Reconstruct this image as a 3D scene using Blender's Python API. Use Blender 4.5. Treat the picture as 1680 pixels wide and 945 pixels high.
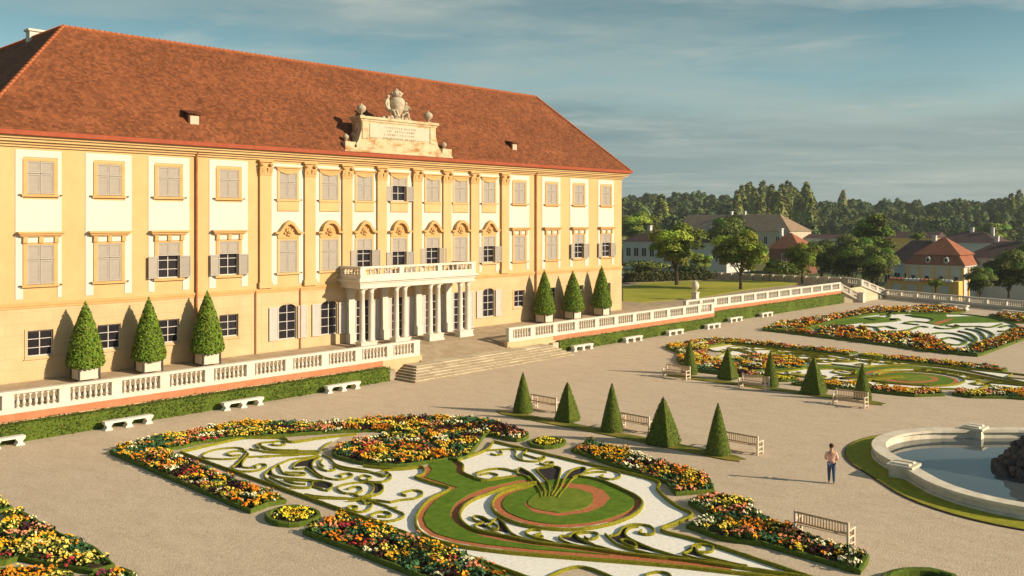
import bpy, bmesh, math, random
import numpy as np
from mathutils import Vector, Matrix
R = math.radians
scene = bpy.context.scene
for o in list(bpy.data.objects): bpy.data.objects.remove(o)
rnd = random.Random(7); nr = np.random.default_rng(7)

# ------------------------------------------------------------------ camera
FPX, YAW, V0 = 1493.0, 0.818, 361.0            # focal length in photo pixels, heading, horizon row
CAM = np.array([-51.1, -61.7, 12.3])
cd = bpy.data.cameras.new('camera'); cam = bpy.data.objects.new('camera', cd)
scene.collection.objects.link(cam); scene.camera = cam
cd.sensor_width = 36; cd.lens = FPX / 1680 * 36; cd.shift_y = (V0 - 472.5) / 1680
cd.clip_start = 0.5; cd.clip_end = 8000
cam.location = CAM; cam.rotation_euler = (R(90), 0, -YAW)
# ------------------------------------------------------------------ sky and sun
SUN_EL, SUN_AZ = R(21.5), math.atan2(0.44, -0.90)     # azimuth from +y towards +x
wd = bpy.data.worlds.new('World'); scene.world = wd; wd.use_nodes = True
wn = wd.node_tree; wn.nodes.clear()
def N(nt, t, **k):
    n = nt.nodes.new(t)
    for a, b in k.items():
        if a.startswith('i_'):
            key = a[2:]; key = int(key) if key.isdigit() else key.replace('_', ' ')
            n.inputs[key].default_value = b
        else: setattr(n, a, b)
    return n
def ramp(nt, stops):
    n = nt.nodes.new('ShaderNodeValToRGB'); e = n.color_ramp.elements
    while len(e) < len(stops): e.new(0.5)
    for k, (p, c) in enumerate(stops):
        e[k].position = p; e[k].color = (c, c, c, 1) if isinstance(c, (int, float)) else (*c, 1)
    return n
sky = N(wn, 'ShaderNodeTexSky', sky_type='NISHITA', sun_disc=False, sun_elevation=SUN_EL, sun_rotation=SUN_AZ, air_density=1.0, dust_density=0.6, ozone_density=2.0, altitude=150)
hs = N(wn, 'ShaderNodeHueSaturation', i_Hue=0.455, i_Saturation=0.82, i_Value=0.80)
wn.links.new(sky.outputs[0], hs.inputs['Color'])
tc = N(wn, 'ShaderNodeTexCoord')
sep = N(wn, 'ShaderNodeSeparateXYZ'); wn.links.new(tc.outputs['Generated'], sep.inputs[0])
zc = N(wn, 'ShaderNodeMath', operation='ADD', i_1=0.06); wn.links.new(sep.outputs['Z'], zc.inputs[0])
zm = N(wn, 'ShaderNodeMath', operation='MAXIMUM', i_1=0.03); wn.links.new(zc.outputs[0], zm.inputs[0])
dv = N(wn, 'ShaderNodeVectorMath', operation='DIVIDE')
cmb = N(wn, 'ShaderNodeCombineXYZ')
for k in 'XYZ': wn.links.new(zm.outputs[0], cmb.inputs[k])
wn.links.new(tc.outputs['Generated'], dv.inputs[0]); wn.links.new(cmb.outputs[0], dv.inputs[1])
def cloud(scale, lo, hi, rough, seed, detail=6):
    m = N(wn, 'ShaderNodeMapping'); m.inputs['Location'].default_value = (seed, seed * .7, 0); m.inputs['Scale'].default_value = (1, 1, 0.0)
    m.inputs['Rotation'].default_value = (0, 0, 0.82)
    m2 = N(wn, 'ShaderNodeMapping'); m2.inputs['Scale'].default_value = (0.55, 1.0, 1)
    n = N(wn, 'ShaderNodeTexNoise', i_Scale=scale, i_Detail=detail, i_Roughness=rough, i_Distortion=0.35)
    wn.links.new(dv.outputs[0], m.inputs[0]); wn.links.new(m.outputs[0], m2.inputs[0]); wn.links.new(m2.outputs[0], n.inputs['Vector'])
    r = ramp(wn, [(lo, 0.0), (hi, 1.0)]); wn.links.new(n.outputs[0], r.inputs[0]); return r
c1 = cloud(0.50, 0.44, 0.70, 0.60, 5.3); c2 = cloud(1.3, 0.54, 0.76, 0.62, 9.4, 8)
# a low bank of thin cloud towards the horizon, all round
hz = N(wn, 'ShaderNodeMapRange', interpolation_type='SMOOTHSTEP'); hz.inputs[1].default_value = 0.085; hz.inputs[2].default_value = 0.155; hz.inputs[3].default_value = 0.86; hz.inputs[4].default_value = 0.0
bn = N(wn, 'ShaderNodeTexNoise', i_Scale=2.2, i_Detail=7, i_Roughness=.6); bm0 = N(wn, 'ShaderNodeMapping'); bm0.inputs['Scale'].default_value = (1, 1, 9)
wn.links.new(tc.outputs['Generated'], bm0.inputs[0]); wn.links.new(bm0.outputs[0], bn.inputs['Vector'])
bo = N(wn, 'ShaderNodeMath', operation='MULTIPLY_ADD', i_1=0.13, i_2=-0.065); wn.links.new(bn.outputs[0], bo.inputs[0])
bz = N(wn, 'ShaderNodeMath', operation='ADD'); wn.links.new(sep.outputs['Z'], bz.inputs[0]); wn.links.new(bo.outputs[0], bz.inputs[1])
wn.links.new(bz.outputs[0], hz.inputs[0])
bank = N(wn, 'ShaderNodeMixRGB', blend_type='MIX')
bc = ramp(wn, [(.35, (1.12, 1.72, 1.85)), (.68, (1.72, 2.22, 2.12))]); wn.links.new(bn.outputs[0], bc.inputs[0]); wn.links.new(bc.outputs[0], bank.inputs[2])
gr_ = ramp(wn, [(0.0, (1, 1, 1)), (.12, (.78, .82, .80)), (.25, (.33, .47, .51)), (1.0, (.32, .45, .50))]); wn.links.new(sep.outputs['Z'], gr_.inputs[0])
clear = N(wn, 'ShaderNodeMixRGB', blend_type='MULTIPLY', i_0=1.0); wn.links.new(hs.outputs[0], clear.inputs[1]); wn.links.new(gr_.outputs[0], clear.inputs[2])
wn.links.new(hz.outputs[0], bank.inputs[0]); wn.links.new(clear.outputs[0], bank.inputs[1])
mx1 = N(wn, 'ShaderNodeMixRGB', blend_type='MIX'); mx1.inputs[2].default_value = (2.55, 2.95, 2.72, 1)
k1 = N(wn, 'ShaderNodeMath', operation='MULTIPLY', i_1=0.85); wn.links.new(c1.outputs[0], k1.inputs[0])
wn.links.new(k1.outputs[0], mx1.inputs[0]); wn.links.new(bank.outputs[0], mx1.inputs[1])
mx2 = N(wn, 'ShaderNodeMixRGB', blend_type='MIX'); mx2.inputs[2].default_value = (3.3, 3.5, 3.1, 1)
k2 = N(wn, 'ShaderNodeMath', operation='MULTIPLY', i_1=0.7); wn.links.new(c2.outputs[0], k2.inputs[0])
wn.links.new(k2.outputs[0], mx2.inputs[0]); wn.links.new(mx1.outputs[0], mx2.inputs[1])
bg = N(wn, 'ShaderNodeBackground', i_Strength=0.105); wo = N(wn, 'ShaderNodeOutputWorld')
wn.links.new(mx2.outputs[0], bg.inputs[0]); wn.links.new(bg.outputs[0], wo.inputs[0])
sd = bpy.data.lights.new('sun', 'SUN'); sun = bpy.data.objects.new('sun', sd); scene.collection.objects.link(sun)
sd.energy = 4.4; sd.angle = R(0.6); sd.color = (1.0, 0.82, 0.58)
sv = Vector((math.sin(SUN_AZ) * math.cos(SUN_EL), math.cos(SUN_AZ) * math.cos(SUN_EL), math.sin(SUN_EL)))
sun.rotation_euler = (-sv).to_track_quat('-Z', 'Y').to_euler(); sun.location = (40, -90, 60)
vs = scene.view_settings; vs.view_transform = 'Standard'; vs.look = 'None'; vs.exposure = 0.70; vs.gamma = 1.0; vs.use_curve_mapping = False

# ------------------------------------------------------------------ photo pixel -> place
_c, _s = math.cos(YAW), math.sin(YAW)
def ray(u, v):
    a = (u - 840) / FPX; b = (V0 - v) / FPX
    return np.array([a * _c + _s, -a * _s + _c, b])
def gz(u, v, z=0.0): d = ray(u, v); return CAM + d * ((z - CAM[2]) / d[2])
def gy(u, v, y=0.0): d = ray(u, v); return CAM + d * ((y - CAM[1]) / d[1])
def gx(u, v, x=0.0): d = ray(u, v); return CAM + d * ((x - CAM[0]) / d[0])
def at(u, v, t): return CAM + ray(u, v) * t
def FX(u, y=0.0): return float(gy(u, 361, y)[0])
def FZ(u, v, y=0.0): return float(gy(u, v, y)[2])

# ------------------------------------------------------------------ materials
MATS = {}
def lin(h):
    c = [int(h[k:k + 2], 16) / 255 for k in (0, 2, 4)]
    return tuple(x / 12.92 if x < .04045 else ((x + .055) / 1.055) ** 2.4 for x in c)
def mat(name, col, col2=None, scale=3.0, rough=0.85, bump=0.0, bscale=None, detail=5, attr=False, spec=0.15, lo=.35, hi=.65, stretch=None, extra=None, metallic=0):
    m = bpy.data.materials.new(name); m.use_nodes = True; nt = m.node_tree; L = nt.links
    b = nt.nodes['Principled BSDF']; b.inputs['Roughness'].default_value = rough; b.inputs['Metallic'].default_value = metallic
    b.inputs['Specular IOR Level'].default_value = spec
    tcn = N(nt, 'ShaderNodeTexCoord'); co = tcn.outputs['Object']
    if stretch:
        mp = N(nt, 'ShaderNodeMapping'); mp.inputs['Scale'].default_value = stretch; L.new(co, mp.inputs[0]); co = mp.outputs[0]
    out = None
    if col2 is not None:
        n = N(nt, 'ShaderNodeTexNoise', i_Scale=scale, i_Detail=detail, i_Roughness=.65); L.new(co, n.inputs['Vector'])
        r = ramp(nt, [(lo, col), (hi, col2)]); L.new(n.outputs[0], r.inputs[0]); out = r.outputs[0]
    else:
        rgb = N(nt, 'ShaderNodeRGB'); rgb.outputs[0].default_value = (*col, 1); out = rgb.outputs[0]
    if attr:
        a = N(nt, 'ShaderNodeAttribute', attribute_name='Col'); mm = N(nt, 'ShaderNodeMixRGB', blend_type='MULTIPLY', i_0=1.0)
        L.new(out, mm.inputs[1]); L.new(a.outputs['Color'], mm.inputs[2]); out = mm.outputs[0]
    if extra: out = extra(nt, co, out, b)
    L.new(out, b.inputs['Base Color'])
    if bump:
        n2 = N(nt, 'ShaderNodeTexNoise', i_Scale=bscale or scale * 4, i_Detail=4); L.new(co, n2.inputs['Vector'])
        bp = N(nt, 'ShaderNodeBump', i_Strength=bump, i_Distance=0.05); L.new(n2.outputs[0], bp.inputs['Height']); L.new(bp.outputs[0], b.inputs['Normal'])
    MATS[name] = m; return m
def blotch(scale, amt, dark, stretch=None, lo=.42, hi=.72):
    def f(nt, co, out, b):
        L = nt.links
        c = co
        if stretch:
            mp = N(nt, 'ShaderNodeMapping'); mp.inputs['Scale'].default_value = stretch; L.new(co, mp.inputs[0]); c = mp.outputs[0]
        n = N(nt, 'ShaderNodeTexNoise', i_Scale=scale, i_Detail=8, i_Roughness=.7, i_Distortion=.4); L.new(c, n.inputs['Vector'])
        r = ramp(nt, [(lo, 0.0), (hi, amt)]); L.new(n.outputs[0], r.inputs[0])
        m = N(nt, 'ShaderNodeMixRGB', blend_type='MULTIPLY'); m.inputs[2].default_value = (*dark, 1)
        L.new(r.outputs[0], m.inputs[0]); L.new(out, m.inputs[1]); return m.outputs[0]
    return f
def blocks(nt, co, out, b):
    # faint ashlar joints on the rendered base storey, plus weathering
    L = nt.links
    mp = N(nt, 'ShaderNodeMapping'); mp.inputs['Rotation'].default_value = (R(90), 0, 0); L.new(co, mp.inputs[0])
    br = N(nt, 'ShaderNodeTexBrick', i_Scale=1.0, i_Mortar_Size=0.012, i_Brick_Width=1.9, i_Row_Height=0.72)
    br.inputs['Color1'].default_value = (1, 1, 1, 1); br.inputs['Color2'].default_value = (.93, .93, .92, 1); br.inputs['Mortar'].default_value = (.72, .68, .62, 1)
    L.new(mp.outputs[0], br.inputs['Vector'])
    m = N(nt, 'ShaderNodeMixRGB', blend_type='MULTIPLY', i_0=.75); L.new(out, m.inputs[1]); L.new(br.outputs[0], m.inputs[2])
    return blotch(.35, .45, (.80, .72, .62))(nt, co, m.outputs[0], b)
def tiles(nt, co, out, b):
    # courses of clay tiles, each tile its own shade
    L = nt.links
    uv = N(nt, 'ShaderNodeUVMap'); uv.uv_map = 'UVMap'
    br = N(nt, 'ShaderNodeTexBrick', i_Scale=1.0, i_Mortar_Size=0.010, i_Brick_Width=0.24, i_Row_Height=0.20, i_Bias=-.1)
    br.inputs['Color1'].default_value = (.62, .62, .62, 1); br.inputs['Color2'].default_value = (1.25, 1.2, 1.12, 1); br.inputs['Mortar'].default_value = (.45, .42, .4, 1)
    L.new(uv.outputs[0], br.inputs['Vector'])
    m = N(nt, 'ShaderNodeMixRGB', blend_type='MULTIPLY', i_0=.9); L.new(out, m.inputs[1]); L.new(br.outputs[0], m.inputs[2])
    n = N(nt, 'ShaderNodeTexNoise', i_Scale=1.3, i_Detail=9, i_Roughness=.8); L.new(uv.outputs[0], n.inputs['Vector'])
    r = ramp(nt, [(.35, (.55, .52, .5)), (.5, (1, 1, 1)), (.68, (1.35, 1.25, 1.1))]); L.new(n.outputs[0], r.inputs[0])
    m2 = N(nt, 'ShaderNodeMixRGB', blend_type='MULTIPLY', i_0=.8); L.new(m.outputs[0], m2.inputs[1]); L.new(r.outputs[0], m2.inputs[2])
    bp = N(nt, 'ShaderNodeBump', i_Strength=.6, i_Distance=.05); L.new(n.outputs[0], bp.inputs['Height']); L.new(bp.outputs[0], b.inputs['Normal'])
    return m2.outputs[0]
mat('gravel', (.465, .37, .27), (.68, .555, .425), 5.0, .95, .45, 13, extra=lambda nt, co, out, b: blotch(.10, .30, (.80, .78, .76), (1, .7, 1), .40, .70)(nt, co, blotch(1.3, .50, (.70, .66, .62), (1, .45, 1), .42, .74)(nt, co, out, b), b), lo=.25, hi=.75, detail=14, spec=.1)
mat('white_gravel', (.80, .76, .69), (.95, .92, .87), 6, .95, .4, 40, detail=8)
mat('red_chips', (.36, .115, .05), (.56, .20, .085), 9, .95, .4, 40)
mat('dark_slag', (.020, .016, .022), (.045, .036, .040), 9, .9, .4, 40)
mat('soil', (.055, .036, .022), (.09, .06, .035), 6, .95, .4, 30)
mat('lawn', (.080, .160, .010), (.145, .235, .020), 2.2, 1.0, .6, 45, detail=9, extra=blotch(.5, .45, (.72, .80, .6)))
mat('dry_lawn', (.23, .25, .026), (.40, .36, .045), .12, .95, .5, 20, detail=9)
mat('mound_grass', (.12, .18, .014), (.20, .26, .028), 2.5, 1.0, .6, 45, detail=9)
mat('ring_grass', (.22, .24, .022), (.38, .34, .035), 2.0, 1.0, .6, 40, detail=9)
mat('strip_grass', (.11, .13, .014), (.34, .26, .05), .9, .95, .6, 30, detail=9, lo=.42, hi=.66)
mat('box_hedge', (.11, .13, .009), (.33, .285, .02), 14, .85, .7, 30, detail=7)
mat('border_hedge', (.060, .105, .012), (.125, .165, .020), 7, .85, .7, 30, detail=7)
mat('leaf', (1, 1, 1), None, attr=True, rough=.7, spec=.15)
mat('flower', (1, 1, 1), None, attr=True, rough=.8, spec=.1)
mat('terrace_paving', (.34, .26, .17), (.44, .35, .25), 1.2, .9, .2, 20, extra=blotch(.4, .5, (.75, .68, .6)))
mat('stone_step', (.52, .44, .30), (.66, .57, .42), 1.5, .9, .2, 14, extra=blotch(.9, .6, (.70, .62, .5), (.25, 1, 1)))
mat('stone_step_worn', (.42, .35, .24), (.56, .47, .34), 1.8, .9, .25, 12, extra=blotch(1.2, .6, (.72, .64, .52)))
mat('shaded_step_stone', (.26, .21, .15), (.36, .30, .22), 1.5, .9)  # step stone darkened for the risers: their shade is painted into the colour
mat('ochre_wall', (.555, .375, .180), (.60, .42, .21), .5, .9, .05, 30, extra=blotch(.3, .45, (.88, .80, .72), (1, 1, .4)))
mat('ochre_base', (.575, .415, .235), (.62, .455, .27), .5, .9, .05, 30, extra=blocks)
mat('ochre_trim', (.53, .315, .125), (.58, .365, .16), 1.2, .85, .05, 20)
mat('cream_paint', (.555, .545, .49), (.58, .57, .52), .8, .85, .03, 20)
mat('white_stone', (.60, .55, .475), (.68, .63, .555), 1.2, .85, .1, 18, extra=blotch(1.1, .4, (.78, .72, .62)))
mat('shutter_paint', (.365, .325, .285), (.41, .37, .325), 2, .7)
mat('pale_paint', (.50, .47, .44), (.56, .53, .50), 2, .6)
mat('glass', (.018, .016, .022), None, rough=.08, spec=.5)
mat('roof_tile', (.188, .066, .029), (.255, .090, .040), .25, .9, extra=tiles)
mat('ridge_tile', (0.324, 0.099, 0.041), (0.396, 0.140, 0.059), 3, .9)
mat('gutter_red', (.27, .055, .022), (.34, .075, .03), 2, .6)
mat('copper_pipe', (.36, .13, .055), (.46, .19, .08), 2, .6)
mat('dark_metal', (.06, .055, .05), None, rough=.5)
mat('pink_band', (0.450, 0.171, 0.086), (0.522, 0.221, 0.117), 1.2, .9, .1, 14)
mat('attic_stone', (.52, .41, .25), (.58, .48, .32), 1.1, .9, .1, 14, extra=blotch(.9, 1.0, (.62, .40, .20), (.5, 1, 1.2), .50, .62))
mat('inscription', (0.477, 0.441, 0.333), (0.522, 0.482, 0.378), 2, .9)
mat('worn_letter', (.22, .17, .11), (.36, .29, .19), 5, .9)
mat('carved_stone', (.34, .28, .20), (.56, .48, .36), 4, .9, .3, 20)
mat('bench_stone', (.66, .61, .54), (.76, .71, .63), 3, .9, .1, 18)
mat('teak', (.50, .35, .22), (.62, .46, .31), 5, .75, stretch=(1, 8, 1))
mat('bench_white', (.62, .52, .40), (.70, .60, .47), 4, .7)
mat('wood_white', (0.592, 0.528, 0.432), (0.640, 0.576, 0.480), 4, .7)
mat('fountain_stone', (.62, .56, .46), (.76, .70, .58), 1.4, .85, .15, 16, extra=blotch(.9, .55, (.66, .60, .52)))
mat('rock', (.060, .046, .048), (.15, .115, .11), 3, .9, .6, 9)
mat('basin_floor', (.20, .12, .045), (.28, .17, .07), 2, .9)
def water_mat():
    m = bpy.data.materials.new('water'); m.use_nodes = True; nt = m.node_tree; b = nt.nodes['Principled BSDF']
    b.inputs['Base Color'].default_value = (.065, .085, .095, 1); b.inputs['Roughness'].default_value = .04; b.inputs['IOR'].default_value = 1.333; b.inputs['Specular IOR Level'].default_value = .9
    n = N(nt, 'ShaderNodeTexNoise', i_Scale=2.5, i_Detail=3); bp = N(nt, 'ShaderNodeBump', i_Strength=.05, i_Distance=.02)
    t = N(nt, 'ShaderNodeTexCoord'); nt.links.new(t.outputs['Object'], n.inputs[0]); nt.links.new(n.outputs[0], bp.inputs['Height']); nt.links.new(bp.outputs[0], b.inputs['Normal'])
    MATS['water'] = m
water_mat()
mat('skin', (.55, .30, .20)); mat('shirt', (.78, .44, .34), (.84, .52, .42), 5); mat('jeans', (.045, .075, .15), (.075, .11, .20), 8); mat('hair', (.05, .03, .02)); mat('shoe', (.12, .09, .07))
mat('bark', (.05, .036, .025), (.09, .065, .045), 4, .95, .5, 12)
mat('far_white', (.50, .49, .47), (.58, .57, .55), .3, .9); mat('far_yellow', (.68, .42, .12), (.74, .48, .16), .4, .9)
mat('far_roof', (.070, .042, .046), (.105, .062, .062), .4, .9, extra=blotch(.6, .5, (.7, .66, .64)))
mat('far_roof_red', (.26, .095, .055), (.34, .13, .075), .6, .9); mat('far_roof_brown', (.24, .17, .115), (.31, .225, .155), .5, .9)
mat('far_brick', (.17, .075, .05), (.22, .10, .065), 1, .9)
mat('land', (.075, .10, .028), (.14, .14, .045), .02, .95, detail=8)
mat('road', (.22, .20, .175), (.29, .26, .23), .5, .95)
mat('wall_stone', (.44, .37, .28), (.55, .47, .36), 1, .9)

# ------------------------------------------------------------------ mesh helpers
COL = scene.collection
def tag(o, label=None, cat=None, group=None, kind=None):
    if label: o['label'] = label
    if cat: o['category'] = cat
    if group: o['group'] = group
    if kind: o['kind'] = kind
    return o
def empty(name, loc=(0, 0, 0), label=None, cat=None, group=None, rz=0.0):
    o = bpy.data.objects.new(name, None); COL.objects.link(o); o.location = loc; o.rotation_euler.z = rz; o.empty_display_size = .3
    return tag(o, label, cat, group)
def link(name, me, m, parent=None, local=False, kind=None):
    o = bpy.data.objects.new(name, me); COL.objects.link(o)
    if m and not me.materials: me.materials.append(MATS[m])
    if parent is not None:
        o.parent = parent
        if not local:
            o.matrix_parent_inverse = world_of(parent).inverted()
    if kind: o['kind'] = kind
    return o
def world_of(o):
    M = Matrix.LocRotScale(o.location, o.rotation_euler, o.scale)
    if o.parent is not None: return world_of(o.parent) @ o.matrix_parent_inverse @ M
    return M
class MB:
    def __init__(s): s.v = []; s.f = []
    def add(s, vs, fs):
        n = len(s.v); s.v += [tuple(map(float, p)) for p in vs]; s.f += [tuple(n + i for i in f) for f in fs]; return s
    def box(s, x0, x1, y0, y1, z0, z1, tx=0, ty=0):
        return s.add([(x0, y0, z0), (x1, y0, z0), (x1, y1, z0), (x0, y1, z0), (x0 + tx, y0 + ty, z1), (x1 - tx, y0 + ty, z1), (x1 - tx, y1 - ty, z1), (x0 + tx, y1 - ty, z1)],
                     [(3, 2, 1, 0), (4, 5, 6, 7), (0, 1, 5, 4), (1, 2, 6, 5), (2, 3, 7, 6), (3, 0, 4, 7)])
    def prism(s, poly, z0, z1, bottom=False):
        a = sum(poly[i][0] * poly[(i + 1) % len(poly)][1] - poly[(i + 1) % len(poly)][0] * poly[i][1] for i in range(len(poly)))
        if a < 0: poly = poly[::-1]
        n = len(poly); vs = [(p[0], p[1], z0) for p in poly] + [(p[0], p[1], z1) for p in poly]
        fs = [tuple(range(n, 2 * n))] + [(i, (i + 1) % n, n + (i + 1) % n, n + i) for i in range(n)]
        if bottom: fs.append(tuple(range(n - 1, -1, -1)))
        return s.add(vs, fs)
    def flat(s, poly, z):
        a = sum(poly[i][0] * poly[(i + 1) % len(poly)][1] - poly[(i + 1) % len(poly)][0] * poly[i][1] for i in range(len(poly)))
        if a < 0: poly = poly[::-1]
        return s.add([(p[0], p[1], z) for p in poly], [tuple(range(len(poly)))])
    def xz(s, poly, y0, y1):      # outline in x,z extruded from y0 (front, smaller) to y1
        n = len(poly); a = sum(poly[i][0] * poly[(i + 1) % n][1] - poly[(i + 1) % n][0] * poly[i][1] for i in range(n))
        if a < 0: poly = poly[::-1]
        vs = [(p[0], y0, p[1]) for p in poly] + [(p[0], y1, p[1]) for p in poly]
        return s.add(vs, [tuple(range(n)), tuple(range(2 * n - 1, n - 1, -1))] + [((i + 1) % n, i, n + i, n + (i + 1) % n) for i in range(n)])
    def lathe(s, prof, seg=10, c=(0, 0, 0), cap=True):
        vs = [(c[0] + r * math.cos(2 * math.pi * k / seg), c[1] + r * math.sin(2 * math.pi * k / seg), c[2] + z) for r, z in prof for k in range(seg)]
        fs = [(i * seg + k, i * seg + (k + 1) % seg, (i + 1) * seg + (k + 1) % seg, (i + 1) * seg + k) for i in range(len(prof) - 1) for k in range(seg)]
        if cap: fs.append(tuple((len(prof) - 1) * seg + k for k in range(seg))); fs.append(tuple(reversed(range(seg))))
        return s.add(vs, fs)
    def tube(s, pts, rad, seg=6):
        pts = [Vector(p) for p in pts]; rad = rad if isinstance(rad, (list, tuple)) else [rad] * len(pts); vs = []
        for i, p in enumerate(pts):
            d = (pts[min(i + 1, len(pts) - 1)] - pts[max(i - 1, 0)]).normalized(); a = d.cross(Vector((0, 0, 1)))
            if a.length < .1: a = d.cross(Vector((1, 0, 0)))
            a.normalize(); b = d.cross(a)
            vs += [p + (a * math.cos(2 * math.pi * k / seg) + b * math.sin(2 * math.pi * k / seg)) * rad[i] for k in range(seg)]
        fs = [(i * seg + k, i * seg + (k + 1) % seg, (i + 1) * seg + (k + 1) % seg, (i + 1) * seg + k) for i in range(len(pts) - 1) for k in range(seg)]
        fs += [tuple(range(seg)), tuple((len(pts) - 1) * seg + k for k in reversed(range(seg)))]
        return s.add(vs, fs)
    def mesh(s, name='mesh', smooth=False, fix=False):
        me = bpy.data.meshes.new(name); me.from_pydata(s.v, [], s.f); me.update()
        if fix:
            bm = bmesh.new(); bm.from_mesh(me); bmesh.ops.recalc_face_normals(bm, faces=bm.faces); bm.to_mesh(me); bm.free()
        if smooth: me.shade_smooth()
        return me
    def build(s, name, m, parent=None, smooth=False, local=False, kind=None, fix=False):
        return link(name, s.mesh(name, smooth, fix), m, parent, local, kind)
def copy_tree(o, parent=None):
    c = o.copy(); COL.objects.link(c); c.parent = parent
    for ch in list(o.children): copy_tree(ch, c)
    return c
def quads(name, V, C, m, parent=None, local=False, kind=None):
    """V (n,4,3) quads, C (n,3) face colours -> one mesh object"""
    n = len(V); me = bpy.data.meshes.new(name); me.vertices.add(4 * n); me.loops.add(4 * n); me.polygons.add(n)
    me.vertices.foreach_set('co', np.ascontiguousarray(V, dtype=np.float32).ravel())
    me.loops.foreach_set('vertex_index', np.arange(4 * n, dtype=np.int32))
    me.polygons.foreach_set('loop_start', np.arange(0, 4 * n, 4, dtype=np.int32)); me.polygons.foreach_set('loop_total', np.full(n, 4, np.int32))
    me.update(calc_edges=True)
    at_ = me.attributes.new('Col', 'FLOAT_COLOR', 'FACE'); at_.data.foreach_set('color', np.concatenate([C, np.ones((n, 1))], 1).astype(np.float32).ravel())
    return link(name, me, m, parent, local, kind)
def leaves(P, Nn, size, g, tilt=.6, aspect=.6):
    """leaf quads at P roughly facing Nn"""
    n = len(P); d = Nn + g.normal(0, tilt, (n, 3)); d /= np.linalg.norm(d, axis=1, keepdims=True) + 1e-9
    t = np.cross(d, g.normal(0, 1, (n, 3))); t /= np.linalg.norm(t, axis=1, keepdims=True) + 1e-9; b = np.cross(d, t)
    s = (size * g.uniform(.6, 1.3, n))[:, None] if np.ndim(size) == 0 else size[:, None]
    return np.stack([P - t * s, P - b * s * aspect, P + t * s, P + b * s * aspect], 1)
def vary(base, n, g, amt=.25, hue=.10):
    c = np.array(base)[None] * (1 + g.normal(0, amt, (n, 1))) * (1 + g.normal(0, hue, (n, 3))); return np.clip(c, .004, 1)
def smooth_path(pts, step=.3, closed=False):
    P = [np.array(p[:2], float) for p in pts]; n = len(P); out = []
    rng_ = range(n if closed else n - 1)
    for i in rng_:
        p0 = P[(i - 1) % n] if closed or i > 0 else 2 * P[0] - P[1]; p1 = P[i]; p2 = P[(i + 1) % n]; p3 = P[(i + 2) % n] if closed or i + 2 < n else 2 * P[-1] - P[-2]
        k = max(2, int(np.linalg.norm(p2 - p1) / step))
        for j in range(k):
            t = j / k; out.append(.5 * ((2 * p1) + (-p0 + p2) * t + (2 * p0 - 5 * p1 + 4 * p2 - p3) * t * t + (-p0 + 3 * p1 - 3 * p2 + p3) * t ** 3))
    if not closed: out.append(P[-1])
    return out
def poly_path(pts, step=.5, closed=False):
    P = [np.array(p[:2], float) for p in pts]; out = []
    n = len(P)
    for i in range(n if closed else n - 1):
        a, b = P[i], P[(i + 1) % n]; k = max(1, int(np.linalg.norm(b - a) / step)); out += [a + (b - a) * j / k for j in range(k)]
    if not closed: out.append(P[-1])
    return out
def sweep(mb, path, w, h, z0=0.0, closed=False, jit=.014, flip=False):
    prof = [(-.5, 0), (-.5, .8), (-.28, 1), (.28, 1), (.5, .8), (.5, 0)]; n = len(path); k = len(prof); vs = []
    for i, p in enumerate(path):
        a = path[(i - 1) % n] if closed or i > 0 else p; b = path[(i + 1) % n] if closed or i < n - 1 else p
        d = b - a; L = math.hypot(*d) or 1; nx, ny = -d[1] / L, d[0] / L
        for (q, zz) in prof: vs.append((p[0] + nx * q * w + rnd.uniform(-jit, jit), p[1] + ny * q * w + rnd.uniform(-jit, jit), z0 + zz * h + (rnd.uniform(-jit, jit) if zz else 0)))
    fs = [(i * k + j, i * k + j + 1, ((i + 1) % n) * k + j + 1, ((i + 1) % n) * k + j) for i in range(n if closed else n - 1) for j in range(k - 1)]
    if not closed: fs += [tuple(range(k)), tuple((n - 1) * k + j for j in reversed(range(k)))]
    mb.add(vs, fs)
def inside(poly, X, Y):
    r = np.zeros(len(X), bool); n = len(poly)
    for i in range(n):
        x1, y1 = poly[i][:2]; x2, y2 = poly[(i + 1) % n][:2]
        c = ((y1 > Y) != (y2 > Y)) & (X < (x2 - x1) * (Y - y1) / ((y2 - y1) or 1e-9) + x1); r ^= c
    return r

# ================================================================== SETTING
TZ0, TZ1, TY = 1.45, 2.1, -6.4                      # terrace floor: at the balustrade, at the palace wall
def tz(y): return TZ0 + (TZ1 - TZ0) * min(1, max(0, (y - TY) / -TY))
# land to the horizon: low ground round the garden, a wooded rise behind
def land_z(x, y):
    r = math.hypot(x - CAM[0], y - CAM[1]); t = min(1, max(0, (r - 330) / 330)); return -6 + 18 * t * t * (3 - 2 * t)
mb = MB(); rings = [0, 40, 90, 150, 210, 270, 330, 380, 430, 480, 530, 580, 630, 700, 900, 1400, 2500, 5000]; S = 48
vsl = [(CAM[0], CAM[1], -6)]
for r in rings[1:]:
    for k in range(S):
        a = 2 * math.pi * k / S; x, y = CAM[0] + r * math.cos(a), CAM[1] + r * math.sin(a); vsl.append((x, y, land_z(x, y)))
fsl = [(0, 1 + k, 1 + (k + 1) % S) for k in range(S)]
for i in range(len(rings) - 2):
    for k in range(S): fsl.append((1 + i * S + k, 1 + (i + 1) * S + k, 1 + (i + 1) * S + (k + 1) % S, 1 + i * S + (k + 1) % S))
tag(mb.add(vsl, fsl).build('ground', 'land', smooth=True), kind='structure')
GE = [gz(1452, 489), gz(1560, 500), gz(1680, 511)]                       # far edge of the garden, along the end balustrade
gd = (GE[2] - GE[0]) / np.linalg.norm(GE[2] - GE[0]); g_end = GE[2] + gd * 60
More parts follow.
